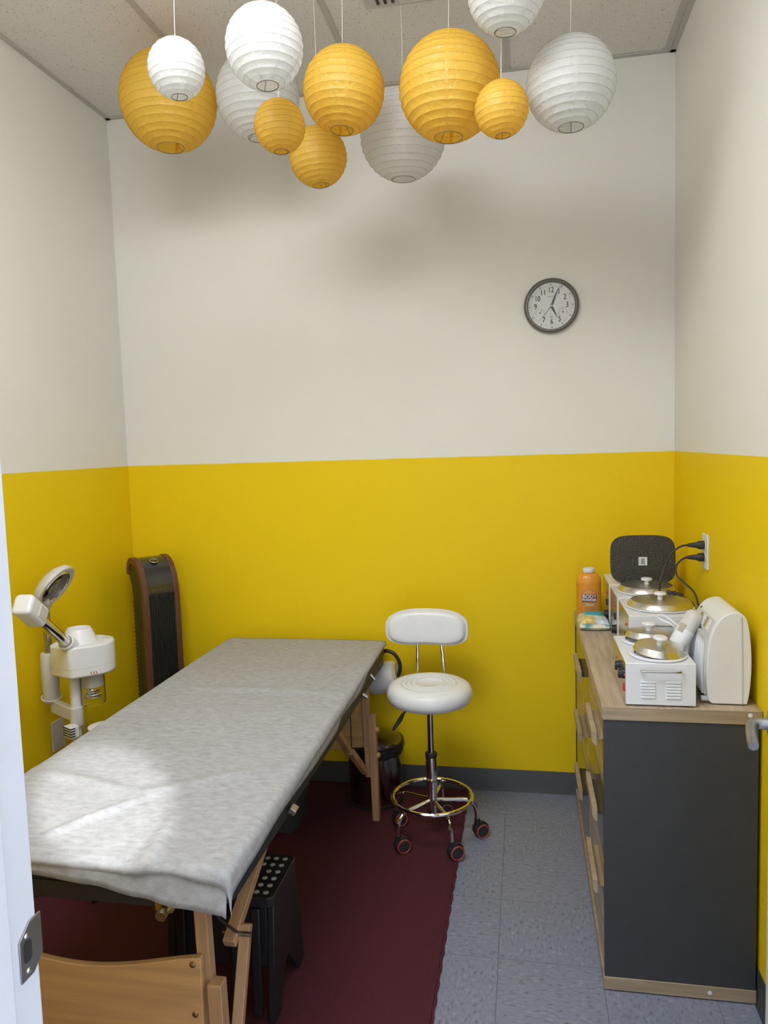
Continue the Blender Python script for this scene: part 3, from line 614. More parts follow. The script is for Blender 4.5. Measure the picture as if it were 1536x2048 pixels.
for k in range(60):
    x, z = cang(k * 6, 0.0835); x2, z2 = cang(k * 6, 0.086)
    bb.beam(cp3(x, z), cp3(x2, z2), 0.0008 if k % 5 else 0.0016, 0.0003, (0, 1, 0))
for k in range(60):
    x, z = cang(k * 6, 0.0818); x2, z2 = cang(k * 6 + 4.2, 0.0818); bb.beam(cp3(x, z), cp3(x2, z2), 0.0007, 0.0003, (0, 1, 0))
for k in range(12):
    x, z = cang(k * 30, 0.0895); bb.lathe([(0.0034, 0), (0.003, 0.0002)], cp3(x, z), NY, 8)
bb.obj('minute_track', M_inkg, fc, smooth=False)
for sx_, m_ in ((-0.047, 40), (0.047, 5)):
    bb = B(); zc_ = -0.0275
    for k in range(22):
        t = math.radians(-125 + 250 * k / 21); bb.beam(cp3(sx_ + 0.016 * math.sin(t), zc_ + 0.016 * math.cos(t)), cp3(sx_ + 0.0195 * math.sin(t), zc_ + 0.0195 * math.cos(t)), 0.0012, 0.0003, (0, 1, 0))
    sd = bb.obj('subdial', M_inkg, fc, smooth=False)
    t = math.radians(m_); b2 = B(); b2.beam(cp3(sx_ - 0.003 * math.sin(t), zc_ - 0.003 * math.cos(t), 0.0135), cp3(sx_ + 0.013 * math.sin(t), zc_ + 0.013 * math.cos(t), 0.0135), 0.0012, 0.0006, (0, 1, 0)); b2.lathe([(0.0028, 0), (0, 0.0015)], cp3(sx_, zc_, 0.0125), NY, 12)
    b2.obj('subdial_needle', M_ink, sd)
bb = B(); bb.box(cc.x - 0.014, cc.x + 0.014, cc.y - 0.0128, cc.y - 0.0122, cc.z + 0.0385, cc.z + 0.0405); bb.box(cc.x - 0.0055, cc.x + 0.0055, cc.y - 0.0128, cc.y - 0.0122, cc.z - 0.047, cc.z - 0.043); bb.obj('maker_mark', M_inkg, fc, smooth=False)
def hand(name, deg, L_, w, d, m, tail=0.008):
    t = math.radians(deg); dx_, dz_ = math.sin(t), math.cos(t); px_, pz_ = dz_, -dx_
    def P(l, s_): return (l * dx_ + s_ * px_, l * dz_ + s_ * pz_)
    pts = [P(-tail, -w * 0.5), P(-tail, w * 0.5), P(L_ * 0.28, w), P(L_, 0.0004), P(L_, -0.0004), P(L_ * 0.28, -w)]
    B().add([cp3(x, z, d) for x, z in pts] + [cp3(x, z, d + 0.0008) for x, z in pts], [tuple(range(6)), tuple(range(11, 5, -1))] + [(i, (i + 1) % 6, 6 + (i + 1) % 6, 6 + i) for i in range(6)]).obj(name, m, ck, smooth=False)
hand('hour_hand', 154, 0.058, 0.0042, 0.0145, M_hand); hand('minute_hand', 22, 0.082, 0.0040, 0.0160, M_hand); hand('second_hand', 219, 0.078, 0.0009, 0.0175, M_ink, 0.014)
B().lathe([(0.0042, 0), (0.0042, 0.0075), (0.003, 0.009), (0, 0.009)], cp3(0, 0, 0.012), NY, 20).obj('hub', M_white, ck)
B().lathe([(0.0965, 0.0), (0.0965, 0.001), (0, 0.001)], cp3(0, 0, 0.0225), NY, 64).obj('glass_cover', mat('thin_clear_cover', (1, 1, 1), 0.02, trans=1.0, ior=1.05), ck)

# ------------------------------------------------------------------ paper lanterns
def lantern(label, col, c, dia):
    R = dia / 2; c = Vector(c); m = M_lyel if col == 'y' else M_lwhi
    t = thing('paper_lantern', label, 'lantern', c - Vector((0, 0, R)), 'paper lanterns hanging from the ceiling')
    nb = int(9 + 25 * dia); n = 44; sub = 4; op = 0.28
    ph0 = math.asin(op); rot = random.random() * 6.28
    tilt = Matrix.Rotation(random.uniform(-0.07, 0.07), 3, 'X') @ Matrix.Rotation(random.uniform(-0.07, 0.07), 3, 'Y')
    vs_ = []; fs_ = []; rows_ = nb * sub + 1; sd = random.random() * 50
    for j in range(rows_):
        k = j / sub; ph = ph0 + (PI - 2 * ph0) * j / (rows_ - 1)
        fr_ = (j % sub) / sub; dip = -0.016 * math.sin(PI * fr_) ** 0.8 if fr_ else 0.0
        for i in range(n):
            th = 2 * PI * i / n + rot
            rr = R * (1 + dip + (0.010 * noise.noise((math.cos(th) * 6 + sd, math.sin(th) * 6, ph * 9)) if fr_ else 0.003 * noise.noise((math.cos(th) * 3 + sd, math.sin(th) * 3, ph * 2))))
            vs_.append(c + tilt @ Vector((rr * math.sin(ph) * math.cos(th), rr * math.sin(ph) * math.sin(th), rr * math.cos(ph))))
    for j in range(rows_ - 1):
        for i in range(n): fs_.append((j * n + i, j * n + (i + 1) % n, (j + 1) * n + (i + 1) % n, (j + 1) * n + i))
    sh_ = B().add(vs_, fs_).obj('shade', m, t, ang=22)
    # seams where the paper gores overlap
    bb = B()
    for g in range(8):
        th = 2 * PI * g / 8 + rot + 0.1; w = 0.010
        prev = None; k0 = len(bb.v); vv = []
        for j in range(0, rows_):
            ph = ph0 + (PI - 2 * ph0) * j / (rows_ - 1); rr = R * (1.003 + (-0.016 * math.sin(PI * (j % sub) / sub) ** 0.8)); dth = w / 2 / max(0.02, R * math.sin(ph)) * (0.35 + 0.65 * math.sin(ph))
            for s_ in (-1, 1): vv.append(c + tilt @ Vector((rr * math.sin(ph) * math.cos(th + s_ * dth), rr * math.sin(ph) * math.sin(th + s_ * dth), rr * math.cos(ph))))
        bb.add(vv, [(2 * j, 2 * j + 1, 2 * j + 3, 2 * j + 2) for j in range(rows_ - 1)])
    bb.obj('seam', m, sh_, ang=180)
    wf_ = B(); zb = -R * math.cos(ph0)
    for s_ in (1, -1): wf_ = B().ring((0, 0, s_ * zb), (0, 0, 1), R * op, 0.0011, 28, 6); wf_.v = [tuple(c + tilt @ Vector(p)) for p in wf_.v]; wf_.obj('end_ring', M_wire, t)
    ws_ = B()
    for j in range(1, nb):
        ph = ph0 + (PI - 2 * ph0) * j / nb
        ws_.add(*(lambda q: (q.v, q.f))(B().ring((0, 0, R * 1.0015 * math.cos(ph)), (0, 0, 1), R * 1.0015 * math.sin(ph), 0.00045, 44, 4)))
    ws_.v = [tuple(c + tilt @ Vector(p)) for p in ws_.v]; ws_.obj('wire_ribs', M_wirey if col == 'y' else M_wirew, sh_)
    sw_ = B(); a = rot; e1 = Vector((R * op * math.cos(a), R * op * math.sin(a), zb))
    sw_.tube([c + tilt @ Vector(p) for p in ((e1.x, e1.y, zb), (e1.x * 0.2, e1.y * 0.2, zb + R * 0.25), (0, 0, -zb), (-e1.x * 0.2, -e1.y * 0.2, zb + R * 0.25), (-e1.x, -e1.y, zb))], 0.0010, 6)
    sw_.tube([c + tilt @ Vector(p) for p in ((R * op, 0, -zb), (0, 0, -zb + 0.012), (-R * op, 0, -zb))], 0.0010, 6); sw_.obj('spreader', M_wire, t)
    top = c + Vector((0, 0, -zb + 0.010)); B().tube([top, (top + Vector((c.x + 0.004, c.y + 0.003, H))) / 2 + Vector((0.003, 0, 0)), (c.x + 0.004, c.y + 0.003, H)], 0.0009, 5).obj('hanging_string', M_string, t)
LAN = [('large yellow paper lantern farthest left, half hidden by a small white one', 'y', (-1.291, 2.745, 2.890), .356),
       ('small white paper lantern hanging before the large yellow one at far left', 'w', (-0.906, 1.987, 2.609), .152),
       ('bright white paper lantern above the small yellow one, overlapping another white lantern', 'w', (-0.650, 1.967, 2.623), .203),
       ('white paper lantern mostly hidden behind a brighter white lantern and small yellow one', 'w', (-0.940, 2.745, 2.868), .305),
       ('small yellow paper lantern hanging lowest in front of the hidden white lantern', 'y', (-0.702, 2.237, 2.537), .152),
       ('medium yellow paper lantern near the centre, in front of the dim yellow lantern', 'y', (-0.538, 2.392, 2.688), .254),
       ('dim yellow paper lantern hanging lowest of all, behind the medium yellow one', 'y', (-0.697, 2.653, 2.598), .203),
       ('dim cream paper lantern low between two yellow lanterns', 'w', (-0.407, 2.744, 2.674), .305),
       ('large yellow paper lantern right of centre overlapping the dim cream one', 'y', (-0.206, 2.373, 2.651), .305),
       ('small yellow paper lantern touching the right side of a large yellow one', 'y', (-0.049, 2.239, 2.516), .152),
       ('white paper lantern cut off by the top edge of the picture', 'w', (-0.029, 2.110, 2.755), .203),
       ('bright white paper lantern farthest right, hanging from a curly string', 'w', (0.147, 2.327, 2.601), .254)]
for a in LAN: lantern(*a)

# ------------------------------------------------------------------ massage table
TX0, TX1, TY0, TY1 = -1.368, -0.622, 1.398, 3.262
tb = thing('massage_table', 'folding massage table with black vinyl top and beech legs under white sheets', 'massage table', (-0.995, 2.33, 0.009))
B().prism(rrect(TX0, TX1, TY0, TY1, 0.07, 8), 'z', 0.652, 0.704).obj('cushion', M_blackv, tb, bevel=0.014, seg=3)
B().prism(rrect(TX0 + 0.006, TX1 - 0.006, TY0 + 0.006, TY1 - 0.006, 0.066, 8), 'z', 0.612, 0.652).obj('frame', M_blackv, tb, bevel=0.003)
G = 0.009
for sx_ in (1, -1):
    mx_ = lambda x: x if sx_ == 1 else 2 * -0.995 - x
    def pt(x, y, z): return (mx_(x), y, z)
    # near leg: upper post, telescoping foot, folding brace
    B().beam(pt(-0.711, 1.462, 0.612), pt(-0.702, 1.462, 0.20), 0.030, 0.028, (0, 1, 0)).obj('leg', M_beech, tb, bevel=0.002)
    B().beam(pt(-0.678, 1.446, 0.425), pt(-0.670, 1.446, G), 0.032, 0.034, (0, 1, 0)).obj('leg_extension', M_beech, tb, bevel=0.002)
    B().beam(pt(-0.684, 1.875, 0.613), pt(-0.690, 1.548, 0.438), 0.030, 0.024).obj('brace', M_beech, tb, bevel=0.002)
    B().beam(pt(-0.664, 1.592, 0.462), pt(-0.655, 1.468, 0.215), 0.026, 0.022).obj('brace', M_beech, tb, bevel=0.002)
    B().cyl(pt(-0.715, 1.573, 0.449), pt(-0.645, 1.573, 0.449), 0.006, n=12).obj('hinge_bolt', M_satin, tb)
    B().tube([pt(-0.690, 1.43, 0.63), pt(-0.688, 1.50, 0.53), pt(-0.676, 1.570, 0.452)], 0.0035, 6).obj('cable', M_black, tb)
    # far leg
    B().beam(pt(-0.668, 2.985, 0.612), pt(-0.660, 2.985, 0.195), 0.028, 0.030, (0, 1, 0)).obj('leg', M_beech, tb, bevel=0.002)
    B().beam(pt(-0.640, 2.978, 0.467), pt(-0.634, 2.978, G), 0.030, 0.032, (0, 1, 0)).obj('leg_extension', M_beech, tb, bevel=0.002)
    B().beam(pt(-0.676, 2.975, 0.215), pt(-0.702, 2.835, 0.362), 0.026, 0.024).obj('brace', M_beech, tb, bevel=0.002)
    B().beam(pt(-0.712, 2.862, 0.345), pt(-0.722, 2.560, 0.613), 0.026, 0.024).obj('brace', M_beech, tb, bevel=0.002)
    B().tube([pt(-0.700, 2.845, 0.60), pt(-0.700, 2.845, 0.355), pt(-0.716, 2.80, 0.30)], 0.0025, 6).obj('cable', M_black, tb)
    for z in (0.40, 0.29): B().lathe([(0.012, 0), (0.012, 0.010), (0.008, 0.014), (0, 0.015)], pt(-0.625, 2.978, z), (sx_, 0, 0), 8).obj('adjusting_nut', M_beechp, tb)
    B().cyl(pt(-0.626, 2.90, 0.662), pt(-0.606, 2.90, 0.640), 0.006, n=10).obj('side_catch', M_satin, tb)
    B().cyl(pt(-0.618, 2.72, 0.640), pt(-0.600, 2.72, 0.628), 0.007, n=10).obj('side_catch', M_satin, tb)
def end_panel(y, zt_edge, zt_mid, zb_edge, zb_mid, xa, xb):
    n = 24; top = []; bot = []
    for i in range(n + 1):
        u = i / n; x = xa + (xb - xa) * u; k = math.sin(PI * u) ** 1.3; top.append((x, zt_edge + (zt_mid - zt_edge) * k)); bot.append((x, zb_edge + (zb_mid - zb_edge) * k))
    return B().prism(top + bot[::-1], 'y', y - 0.008, y + 0.008)
ep = end_panel(1.438, 0.486, 0.441, 0.19, 0.22, -1.284, -0.706).obj('end_panel', M_beechp, tb, bevel=0.002)
for x, z in ((-0.724, 0.470), (-0.724, 0.355), (-1.266, 0.470), (-1.266, 0.355)): B().lathe([(0.0075, 0), (0.0065, 0.003), (0.003, 0.0045), (0, 0.0048)], (x, 1.430, z), (0, -1, 0), 16).obj('bolt_cap', M_brass, ep)
end_panel(3.008, 0.61, 0.61, 0.312, 0.285, -1.31, -0.672).obj('end_panel', M_beechp, tb, bevel=0.002)
lt = B(); lt.prism(rrect(-0.786, -0.744, 0.606, 0.642, 0.008), 'y', 1.396, 1.405); la = lt.obj('latch', M_brass, tb, bevel=0.001)
B().cyl((-0.764, 1.398, 0.614), (-0.764, 1.376, 0.610), 0.012, n=18).obj('latch_knob', M_brass, la)
for x in (-0.776, -0.752): B().lathe([(0.003, 0), (0, 0.002)], (x, 1.396, 0.634), (0, -1, 0), 10).obj('screw', M_satin, la)
bb = B(); bb.beam((-0.624, 1.83, 0.632), (-0.606, 1.83, 0.622), 0.03, 0.016); bb.obj('side_catch', M_satin, tb, bevel=0.002)

# paper sheets draped over the table
def bend(d, R):                                       # arclength past the bend start -> (out, drop)
    if d <= 0: return d, 0.0
    q_ = R * PI / 2
    if d < q_: return R * math.sin(d / R), R * (1 - math.cos(d / R))
    return R + 0.12 * (d - q_), R + (d - q_) * 0.99
def sheet(name, label, zt, near_f, right_f, left_f, far, seed, off, thick):
    Rb = 0.018; nx_, ny_ = 70, 150; vs_ = []; fs_ = []
    ex0, ex1, ey0, ey1 = TX0 - off + Rb, TX1 + off - Rb, TY0 - off + Rb, TY1 + off - Rb
    for j in range(ny_ + 1):
        for i in range(nx_ + 1):
            u, v = i / nx_, j / ny_
            s0 = ex0 - left_f(v); s1 = ex1 + right_f(v); sxx = s0 + (s1 - s0) * u
            t0 = ey0 - near_f(u); t1 = ey1 + far(u) if callable(far) else ey1 + far
            tyy = t0 + (t1 - t0) * v
            z = zt; x = sxx; y = tyy
            if sxx > ex1: o_, d_ = bend(sxx - ex1, Rb); x = ex1 + o_; z -= d_
            if sxx < ex0: o_, d_ = bend(ex0 - sxx, Rb); x = ex0 - o_; z -= d_
            if tyy < ey0: o_, d_ = bend(ey0 - tyy, Rb); y = ey0 - o_; z -= d_
            if tyy > ey1: o_, d_ = bend(tyy - ey1, Rb); y = ey1 + o_; z -= d_
            w = noise.noise((sxx * 2.2 + seed, tyy * 1.6, seed)) * 0.5 + 0.5
            w2 = noise.noise((sxx * 5 + tyy * 2 + seed, tyy * 3.4 - sxx, 2 + seed)) * 0.5 + 0.5
            rdg = 0.0
            for (ax_, ay_, bx_, by_, am, wd) in FOLDS:
                p = Vector((sxx, tyy)); a = Vector((ax_, ay_)); b = Vector((bx_, by_)); ab = b - a; tt = max(0, min(1, (p - a).dot(ab) / ab.dot(ab)))
                dd = (p - a - ab * tt).length; rdg += am * math.exp(-(dd / wd) ** 2) * (math.sin(PI * (0.08 + 0.84 * tt)))
            z += 0.0035 * w + 0.003 * w2 + rdg * (1 if seed < 5 else 0)
            if tyy < ey0: y -= 0.006 * (w2 - 0.3) + 0.004 * w
            if sxx > ex1: x += 0.006 * w2
            vs_.append((x, y, z))
    for j in range(ny_):
        for i in range(nx_): a = j * (nx_ + 1) + i; fs_.append((a, a + 1, a + nx_ + 2, a + nx_ + 1))
    o = tag(B().add(vs_, fs_).obj(name, M_sheet, None, ang=180), label, 'sheet', 'paper sheets on the massage table')
    sm = o.modifiers.new('thickness', 'SOLIDIFY'); sm.thickness = thick; sm.offset = 1
    return o
FOLDS = [(-1.36, 1.80, -0.98, 1.70, 0.010, 0.022), (-0.98, 1.70, -0.62, 1.92, 0.011, 0.025), (-1.25, 2.52, -0.64, 2.50, 0.010, 0.022), (-1.10, 1.46, -0.96, 1.68, 0.012, 0.012), (-0.79, 1.36, -0.84, 1.62, 0.012, 0.022), (-0.68, 2.35, -0.70, 2.95, 0.007, 0.025), (-1.30, 2.15, -1.00, 1.95, 0.007, 0.03)]
def lerp_tab(tab, x):
    for (a, va), (b, vb) in zip(tab, tab[1:]):
        if x <= b: t = (x - a) / (b - a); t = t * t * (3 - 2 * t); return va + (vb - va) * t
    return tab[-1][1]
sheet('paper_sheet', 'lower white paper sheet peeking out along the near end of the table', 0.7055,
      lambda u: lerp_tab([(0, 0.036), (0.40, 0.046), (0.60, 0.058), (0.75, 0.076), (0.86, 0.092), (1, 0.100)], u), lambda v: lerp_tab([(0, 0.016), (0.10, 0.030), (0.22, 0.050), (0.40, 0.060), (0.50, 0.062), (0.55, 0.042), (0.68, 0.050), (0.80, 0.024), (1, 0.010)], v), lambda v: 0.045, 0.02, 11.3, 0.003, 0.0006)
sheet('paper_sheet', 'upper white paper sheet spread over the massage table top', 0.7095,
      lambda u: lerp_tab([(0, 0.018), (0.30, 0.024), (0.55, 0.030), (0.72, 0.036), (0.78, 0.026), (0.88, 0.040), (1, 0.058)], u), lambda v: lerp_tab([(0, 0.062), (0.08, 0.056), (0.2, 0.048), (0.4, 0.040), (0.62, 0.034), (0.8, 0.024), (1, 0.022)], v), lambda v: 0.04, lambda u: -0.014 - 0.02 * (abs(2 * u - 1) ** 6), 1.7, 0.006, 0.0006)

# ------------------------------------------------------------------ white bolster at the far table corner
bo = thing('bolster', 'white rounded cushion with black looped handle hanging at far table corner', 'cushion', (-0.60, 3.24, 0.50))
B().lathe([(0.050, 0), (0.062, 0.004), (0.068, 0.014), (0.069, 0.10), (0.064, 0.125), (0.050, 0.135), (0, 0.135)], (-0.705, 3.240, 0.526), (1, -0.05, 0.24), 36).obj('cushion', M_vinyl, bo)
B().lathe([(0.056, 0.128), (0.058, 0.134), (0.056, 0.142), (0.0, 0.143)], (-0.705, 3.240, 0.526), (1, -0.05, 0.24), 36).obj('end_cap', mat('cream_vinyl', (0.62, 0.55, 0.36), 0.4), bo)
hp = [(-0.640, 3.235, 0.655), (-0.615, 3.225, 0.668), (-0.578, 3.215, 0.655), (-0.556, 3.21, 0.615), (-0.560, 3.21, 0.572), (-0.585, 3.215, 0.545), (-0.60, 3.22, 0.54)]
B().tube(spline(hp, 6), 0.0085, 10).obj('handle', M_dark, bo)

# ------------------------------------------------------------------ rolling stool
sc_ = Vector((-0.381, 2.868, 0.0))
st = thing('rolling_stool', 'white padded rolling stool with backrest and chrome five-star base', 'stool', sc_)
zs = 0.562
prf = [(0.060, zs + 0.000), (0.135, zs + 0.002), (0.158, zs + 0.012), (0.1685, zs + 0.030), (0.1690, zs + 0.050), (0.160, zs + 0.070), (0.143, zs + 0.080), (0.118, zs + 0.0835)]
for r in (0.110, 0.090, 0.070): prf += [(r + 0.002, zs + 0.0835), (r, zs + 0.0785), (r - 0.003, zs + 0.0835), (r - 0.010, zs + 0.085)]
prf += [(0.050, zs + 0.083), (0.047, zs + 0.080), (0.0, zs + 0.0795)]
B().lathe(prf, sc_, n=64).obj('seat', M_vinyl, st, ang=70)
B().lathe([(0.10, zs - 0.008), (0.10, zs + 0.002)], sc_, n=32).obj('seat_plate', M_black, st)
def back_outline(sc=1.0):
    w, h_ = 0.172 * sc, 0.076 * sc; pts = []
    n = 56
    for i in range(n):
        t = 2 * PI * i / n; c, s_ = math.cos(t), math.sin(t); x = math.copysign(abs(c) ** 0.62, c) * w; z = math.copysign(abs(s_) ** (0.78 if s_ > 0 else 0.52), s_) * h_
        z *= (1.0 if s_ < 0 else 1.0 - 0.10 * (x / w) ** 2)
        if s_ < 0: z += 0.007 * sc * math.exp(-(x / (0.07 * sc)) ** 2)
        pts.append((x, z))
    return pts
def back_layers(name, lay, m, close=True, par=st):
    vs_ = []; fs_ = []; n = 56
    for s_, d in lay:
        vs_ += [(x, d + 0.35 * x * x * -1.0, z) for x, z in back_outline(s_)]
    for j in range(len(lay) - 1):
        for i in range(n): fs_.append((j * n + i, j * n + (i + 1) % n, (j + 1) * n + (i + 1) % n, (j + 1) * n + i))
    fs_.append(tuple(range(n))); fs_.append(tuple((len(lay) - 1) * n + i for i in range(n)))
    bb = B().add(vs_, fs_).xf(Matrix.Translation((-0.408, 3.040, 0.824)) @ Matrix.Rotation(math.radians(-4), 4, 'X')); return bb.obj(name, m, par, ang=60)
bk = back_layers('backrest', [(0.95, 0.030), (1.0, 0.024), (1.0, 0.006), (0.985, 0.0), (0.955, -0.002), (0.935, -0.008), (0.90, -0.020), (0.84, -0.027), (0.70, -0.030), (0.40, -0.031), (0.05, -0.031)], M_vinyl)
bb = B(); bo_ = back_outline(0.985); bb.tube([(x, -0.002 - 0.35 * x * x, z) for x, z in bo_], 0.0028, 6, True); bb.xf(Matrix.Translation((-0.408, 3.040, 0.824)) @ Matrix.Rotation(math.radians(-4), 4, 'X')); bb.obj('piping', M_vinyl, bk)
for xa, xb in ((-0.449, -0.452), (-0.352, -0.335)):
    B().tube(spline([(xa, 3.050, 0.83), (xa, 3.047, 0.775), ((xa + xb) / 2, 3.043, 0.69), (xb, 3.034, 0.60), (xb, 3.005, 0.565), (xb, 2.95, 0.556), (xb, 2.88, 0.556)], 5), 0.0062, 10).obj('back_post', M_chrome, st)
B().cyl(sc_ + Vector((0, 0, 0.33)), sc_ + Vector((0, 0, zs)), 0.0125, n=24).obj('gas_piston', M_chrome, st)
B().lathe([(0.021, 0.215), (0.0225, 0.225), (0.0225, 0.352), (0.021, 0.358), (0.013, 0.360)], sc_, n=28).obj('column_sleeve', M_chrome, st)
B().lathe([(0.0235, 0.343), (0.0235, 0.358), (0.020, 0.361), (0.013, 0.361)], sc_, n=28).obj('sleeve_collar', M_black, st)
B().lathe([(0.0, 0.098), (0.017, 0.099), (0.019, 0.110), (0.020, 0.215)], sc_, n=28).obj('hub', M_chrome, st)
B().tube([sc_ + Vector((-0.07, -0.01, zs - 0.004)), sc_ + Vector((-0.105, -0.03, zs - 0.04))], 0.004, 8).obj('lever_rod', M_dark, st)
B().tube([sc_ + Vector((-0.103, -0.029, zs - 0.038)), sc_ + Vector((-0.115, -0.034, zs - 0.06)), sc_ + Vector((-0.138, -0.044, zs - 0.092)), sc_ + Vector((-0.143, -0.046, zs - 0.100))], [0.006, 0.009, 0.007, 0.004], 10).obj('height_lever', M_dark, st)
B().ring(sc_ + Vector((0, 0, 0.178)), (0, 0, 1), 0.158, 0.0085, 64, 10).obj('foot_ring', M_chrome, st)
for k in range(5):
    a = math.radians(12 + 72 * k); d = Vector((math.cos(a), math.sin(a), 0)); z0 = 0.158
    pts = spline([sc_ + d * 0.012 + Vector((0, 0, z0 + 0.006)), sc_ + d * 0.08 + Vector((0, 0, z0 + 0.003)), sc_ + d * 0.138 + Vector((0, 0, z0)), sc_ + d * 0.165 + Vector((0, 0, z0 - 0.018)), sc_ + d * 0.176 + Vector((0, 0, z0 - 0.05)), sc_ + d * 0.178 + Vector((0, 0, 0.068))], 5)
    lg = B().tube(pts, 0.0085, 10).obj('leg', M_chrome, st)
    cpos = sc_ + d * 0.178; fl = 0.009 if cpos.x < -0.27 else 0.0
    wa = Vector((0.52, -0.85, 0)).normalized() if k != 1 else Vector((0.3, -0.95, 0)).normalized(); fw = Vector((0, 0, 1)).cross(wa)
    wc = cpos + fw * 0.016 + Vector((0, 0, fl + 0.029))
    hd = B()
    hp_ = []
    for i in range(11): t = math.radians(-10 + 200 * i / 10); hp_.append((0.034 * math.cos(t), 0.034 * math.sin(t)))
    q4 = Matrix((( *fw, 0), (0, 0, 1, 0), (*wa, 0), (0, 0, 0, 1))).transposed()
    hd.prism(hp_, 'z', -0.0095, 0.0095).xf(Matrix.Translation(wc) @ q4); h_o = hd.obj('caster_hood', M_black, lg, bevel=0.003)
    B().cyl(cpos + Vector((0, 0, fl + 0.040)), cpos + Vector((0, 0, 0.078)), 0.0115, n=16).obj('caster_stem', M_black, lg)
    for s_ in (-1, 1):
        B().lathe([(0.0, 0.0095), (0.0285, 0.010), (0.0290, 0.013), (0.0290, 0.019), (0.0265, 0.0215), (0.0, 0.0225)], wc, wa * s_, 28).obj('caster_wheel', M_dark, lg)
        B().ring(wc + wa * s_ * 0.0205, wa, 0.0255, 0.0030, 32, 8).obj('caster_ring', M_redw, lg)

# ------------------------------------------------------------------ trash bin
tc_ = Vector((-0.672, 3.165, 0.009))
bn = thing('trash_bin', 'dark steel step bin with black rim under the far end of massage table', 'bin', tc_)
M_bin = mat('dark_mirror_steel', (0.30, 0.28, 0.27), 0.16, 1.0)
B().lathe([(0.112, 0), (0.118, 0.004), (0.118, 0.265)], tc_, n=48).obj('bin_body', M_bin, bn)
B().lathe([(0.120, 0.0), (0.122, 0.002), (0.121, 0.016), (0.118, 0.018)], tc_, n=48, caps=False).obj('base_ring', M_black, bn)
rim = B(); nR = 60; vs_ = []
for j in range(4):
    for i in range(nR):
        t = 2 * PI * i / nR; r = (0.120, 0.127, 0.128, 0.122)[j]; dz = (0.268, 0.263, 0.236, 0.222)[j] + (0.010 * noise.noise((math.cos(t) * 4, math.sin(t) * 4, j * .6)) if j > 1 else 0)
        vs_.append(tc_ + Vector((r * math.cos(t), r * math.sin(t), dz)))
rim.add(vs_, [(j * nR + i, j * nR + (i + 1) % nR, (j + 1) * nR + (i + 1) % nR, (j + 1) * nR + i) for j in range(3) for i in range(nR)]); rim.obj('bag_edge', M_black, bn)
B().lathe([(0.122, 0.268), (0.124, 0.272), (0.118, 0.282), (0.080, 0.294), (0, 0.300)], tc_, n=48).obj('lid', M_bin, bn)
B().ring(tc_ + Vector((0, 0, 0.272)), (0, 0, 1), 0.124, 0.006, 48, 8).obj('lid_rim', M_black, bn)
B().box(tc_.x + 0.08, tc_.x + 0.13, tc_.y - 0.03, tc_.y + 0.03, tc_.z + 0.240, tc_.z + 0.268).obj('lid_hinge', M_black, bn, bevel=0.006)

# ------------------------------------------------------------------ dark tub under table
tu = thing('plastic_tub', 'dark grey plastic tub with thin rim standing on the rug under table', 'tub', (-1.02, 2.92, 0.009))
out_ = rrect(-1.13, -0.935, 2.80, 3.04, 0.045, 5); bb = B(); n_ = len(out_); cxx, cyy = -1.0325, 2.92
vs_ = []
for s_, z in ((0.86, 0.009), (0.90, 0.012), (0.97, 0.128), (1.03, 0.130), (1.035, 0.136), (1.0, 0.137), (0.95, 0.130), (0.87, 0.016)): vs_ += [(cxx + (x - cxx) * s_, cyy + (y - cyy) * s_, z) for x, y in out_]
fs_ = [(j * n_ + i, j * n_ + (i + 1) % n_, (j + 1) * n_ + (i + 1) % n_, (j + 1) * n_ + i) for j in range(7) for i in range(n_)]
fs_ += [tuple(range(n_)), tuple(7 * n_ + i for i in range(n_))]
bb.add(vs_, fs_); bb.obj('tub_shell', M_tub, tu)
B().tube([(cxx + (x - cxx) * 1.036, cyy + (y - cyy) * 1.036, 0.136) for x, y in out_], 0.003, 6, True).obj('rim', M_tub, tu)

# ------------------------------------------------------------------ folding step stool
ss = thing('step_stool', 'black folding plastic step stool with pale grip dots under the table', 'step stool', (-0.85, 1.97, 0.009))
SX0, SX1, SY0, SY1, SZ = -1.01, -0.690, 1.845, 2.065, 0.362
B().prism(rrect(SX0, SX1, SY0, SY1, 0.02, 4), 'z', SZ - 0.03, SZ).obj('top_step', M_black, ss, bevel=0.003)
def side_leg(xa, xb, out):
    # tapering end leg seen from +x: arch-cut panel
    z0 = 0.009
    ya, yb = SY0 + 0.012, SY1 - 0.012; fa, fb = SY0 - 0.015, SY1 + 0.045
    poly = [(ya, SZ - 0.03), (yb, SZ - 0.03), (fb, z0), (fb - 0.055, z0), (1.995, 0.085), (1.975, 0.115), (1.955, 0.125), (1.935, 0.115), (1.915, 0.085), (fa + 0.055, z0), (fa, z0)]
    return B().prism(poly, 'x', xa, xb)
side_leg(SX1 - 0.022, SX1 - 0.002, 1).obj('side_leg', M_black, ss, bevel=0.003)
side_leg(SX0 + 0.002, SX0 + 0.022, -1).obj('side_leg', M_black, ss, bevel=0.003)
for y, s_ in ((SY0 + 0.004, -1), (SY1 - 0.016, 1)):
    B().box(SX0 + 0.022, SX1 - 0.022, y, y + 0.012, 0.16, SZ - 0.03).obj('apron', M_black, ss, bevel=0.002)
for x in (SX1 - 0.05, SX1 - 0.11, SX0 + 0.05):
    B().beam((x, SY0 - 0.002, SZ - 0.03), (x, SY0 - 0.014, 0.03), 0.024, 0.012, (0, 1, 0)).obj('rib', M_black, ss, bevel=0.003)
dm = None
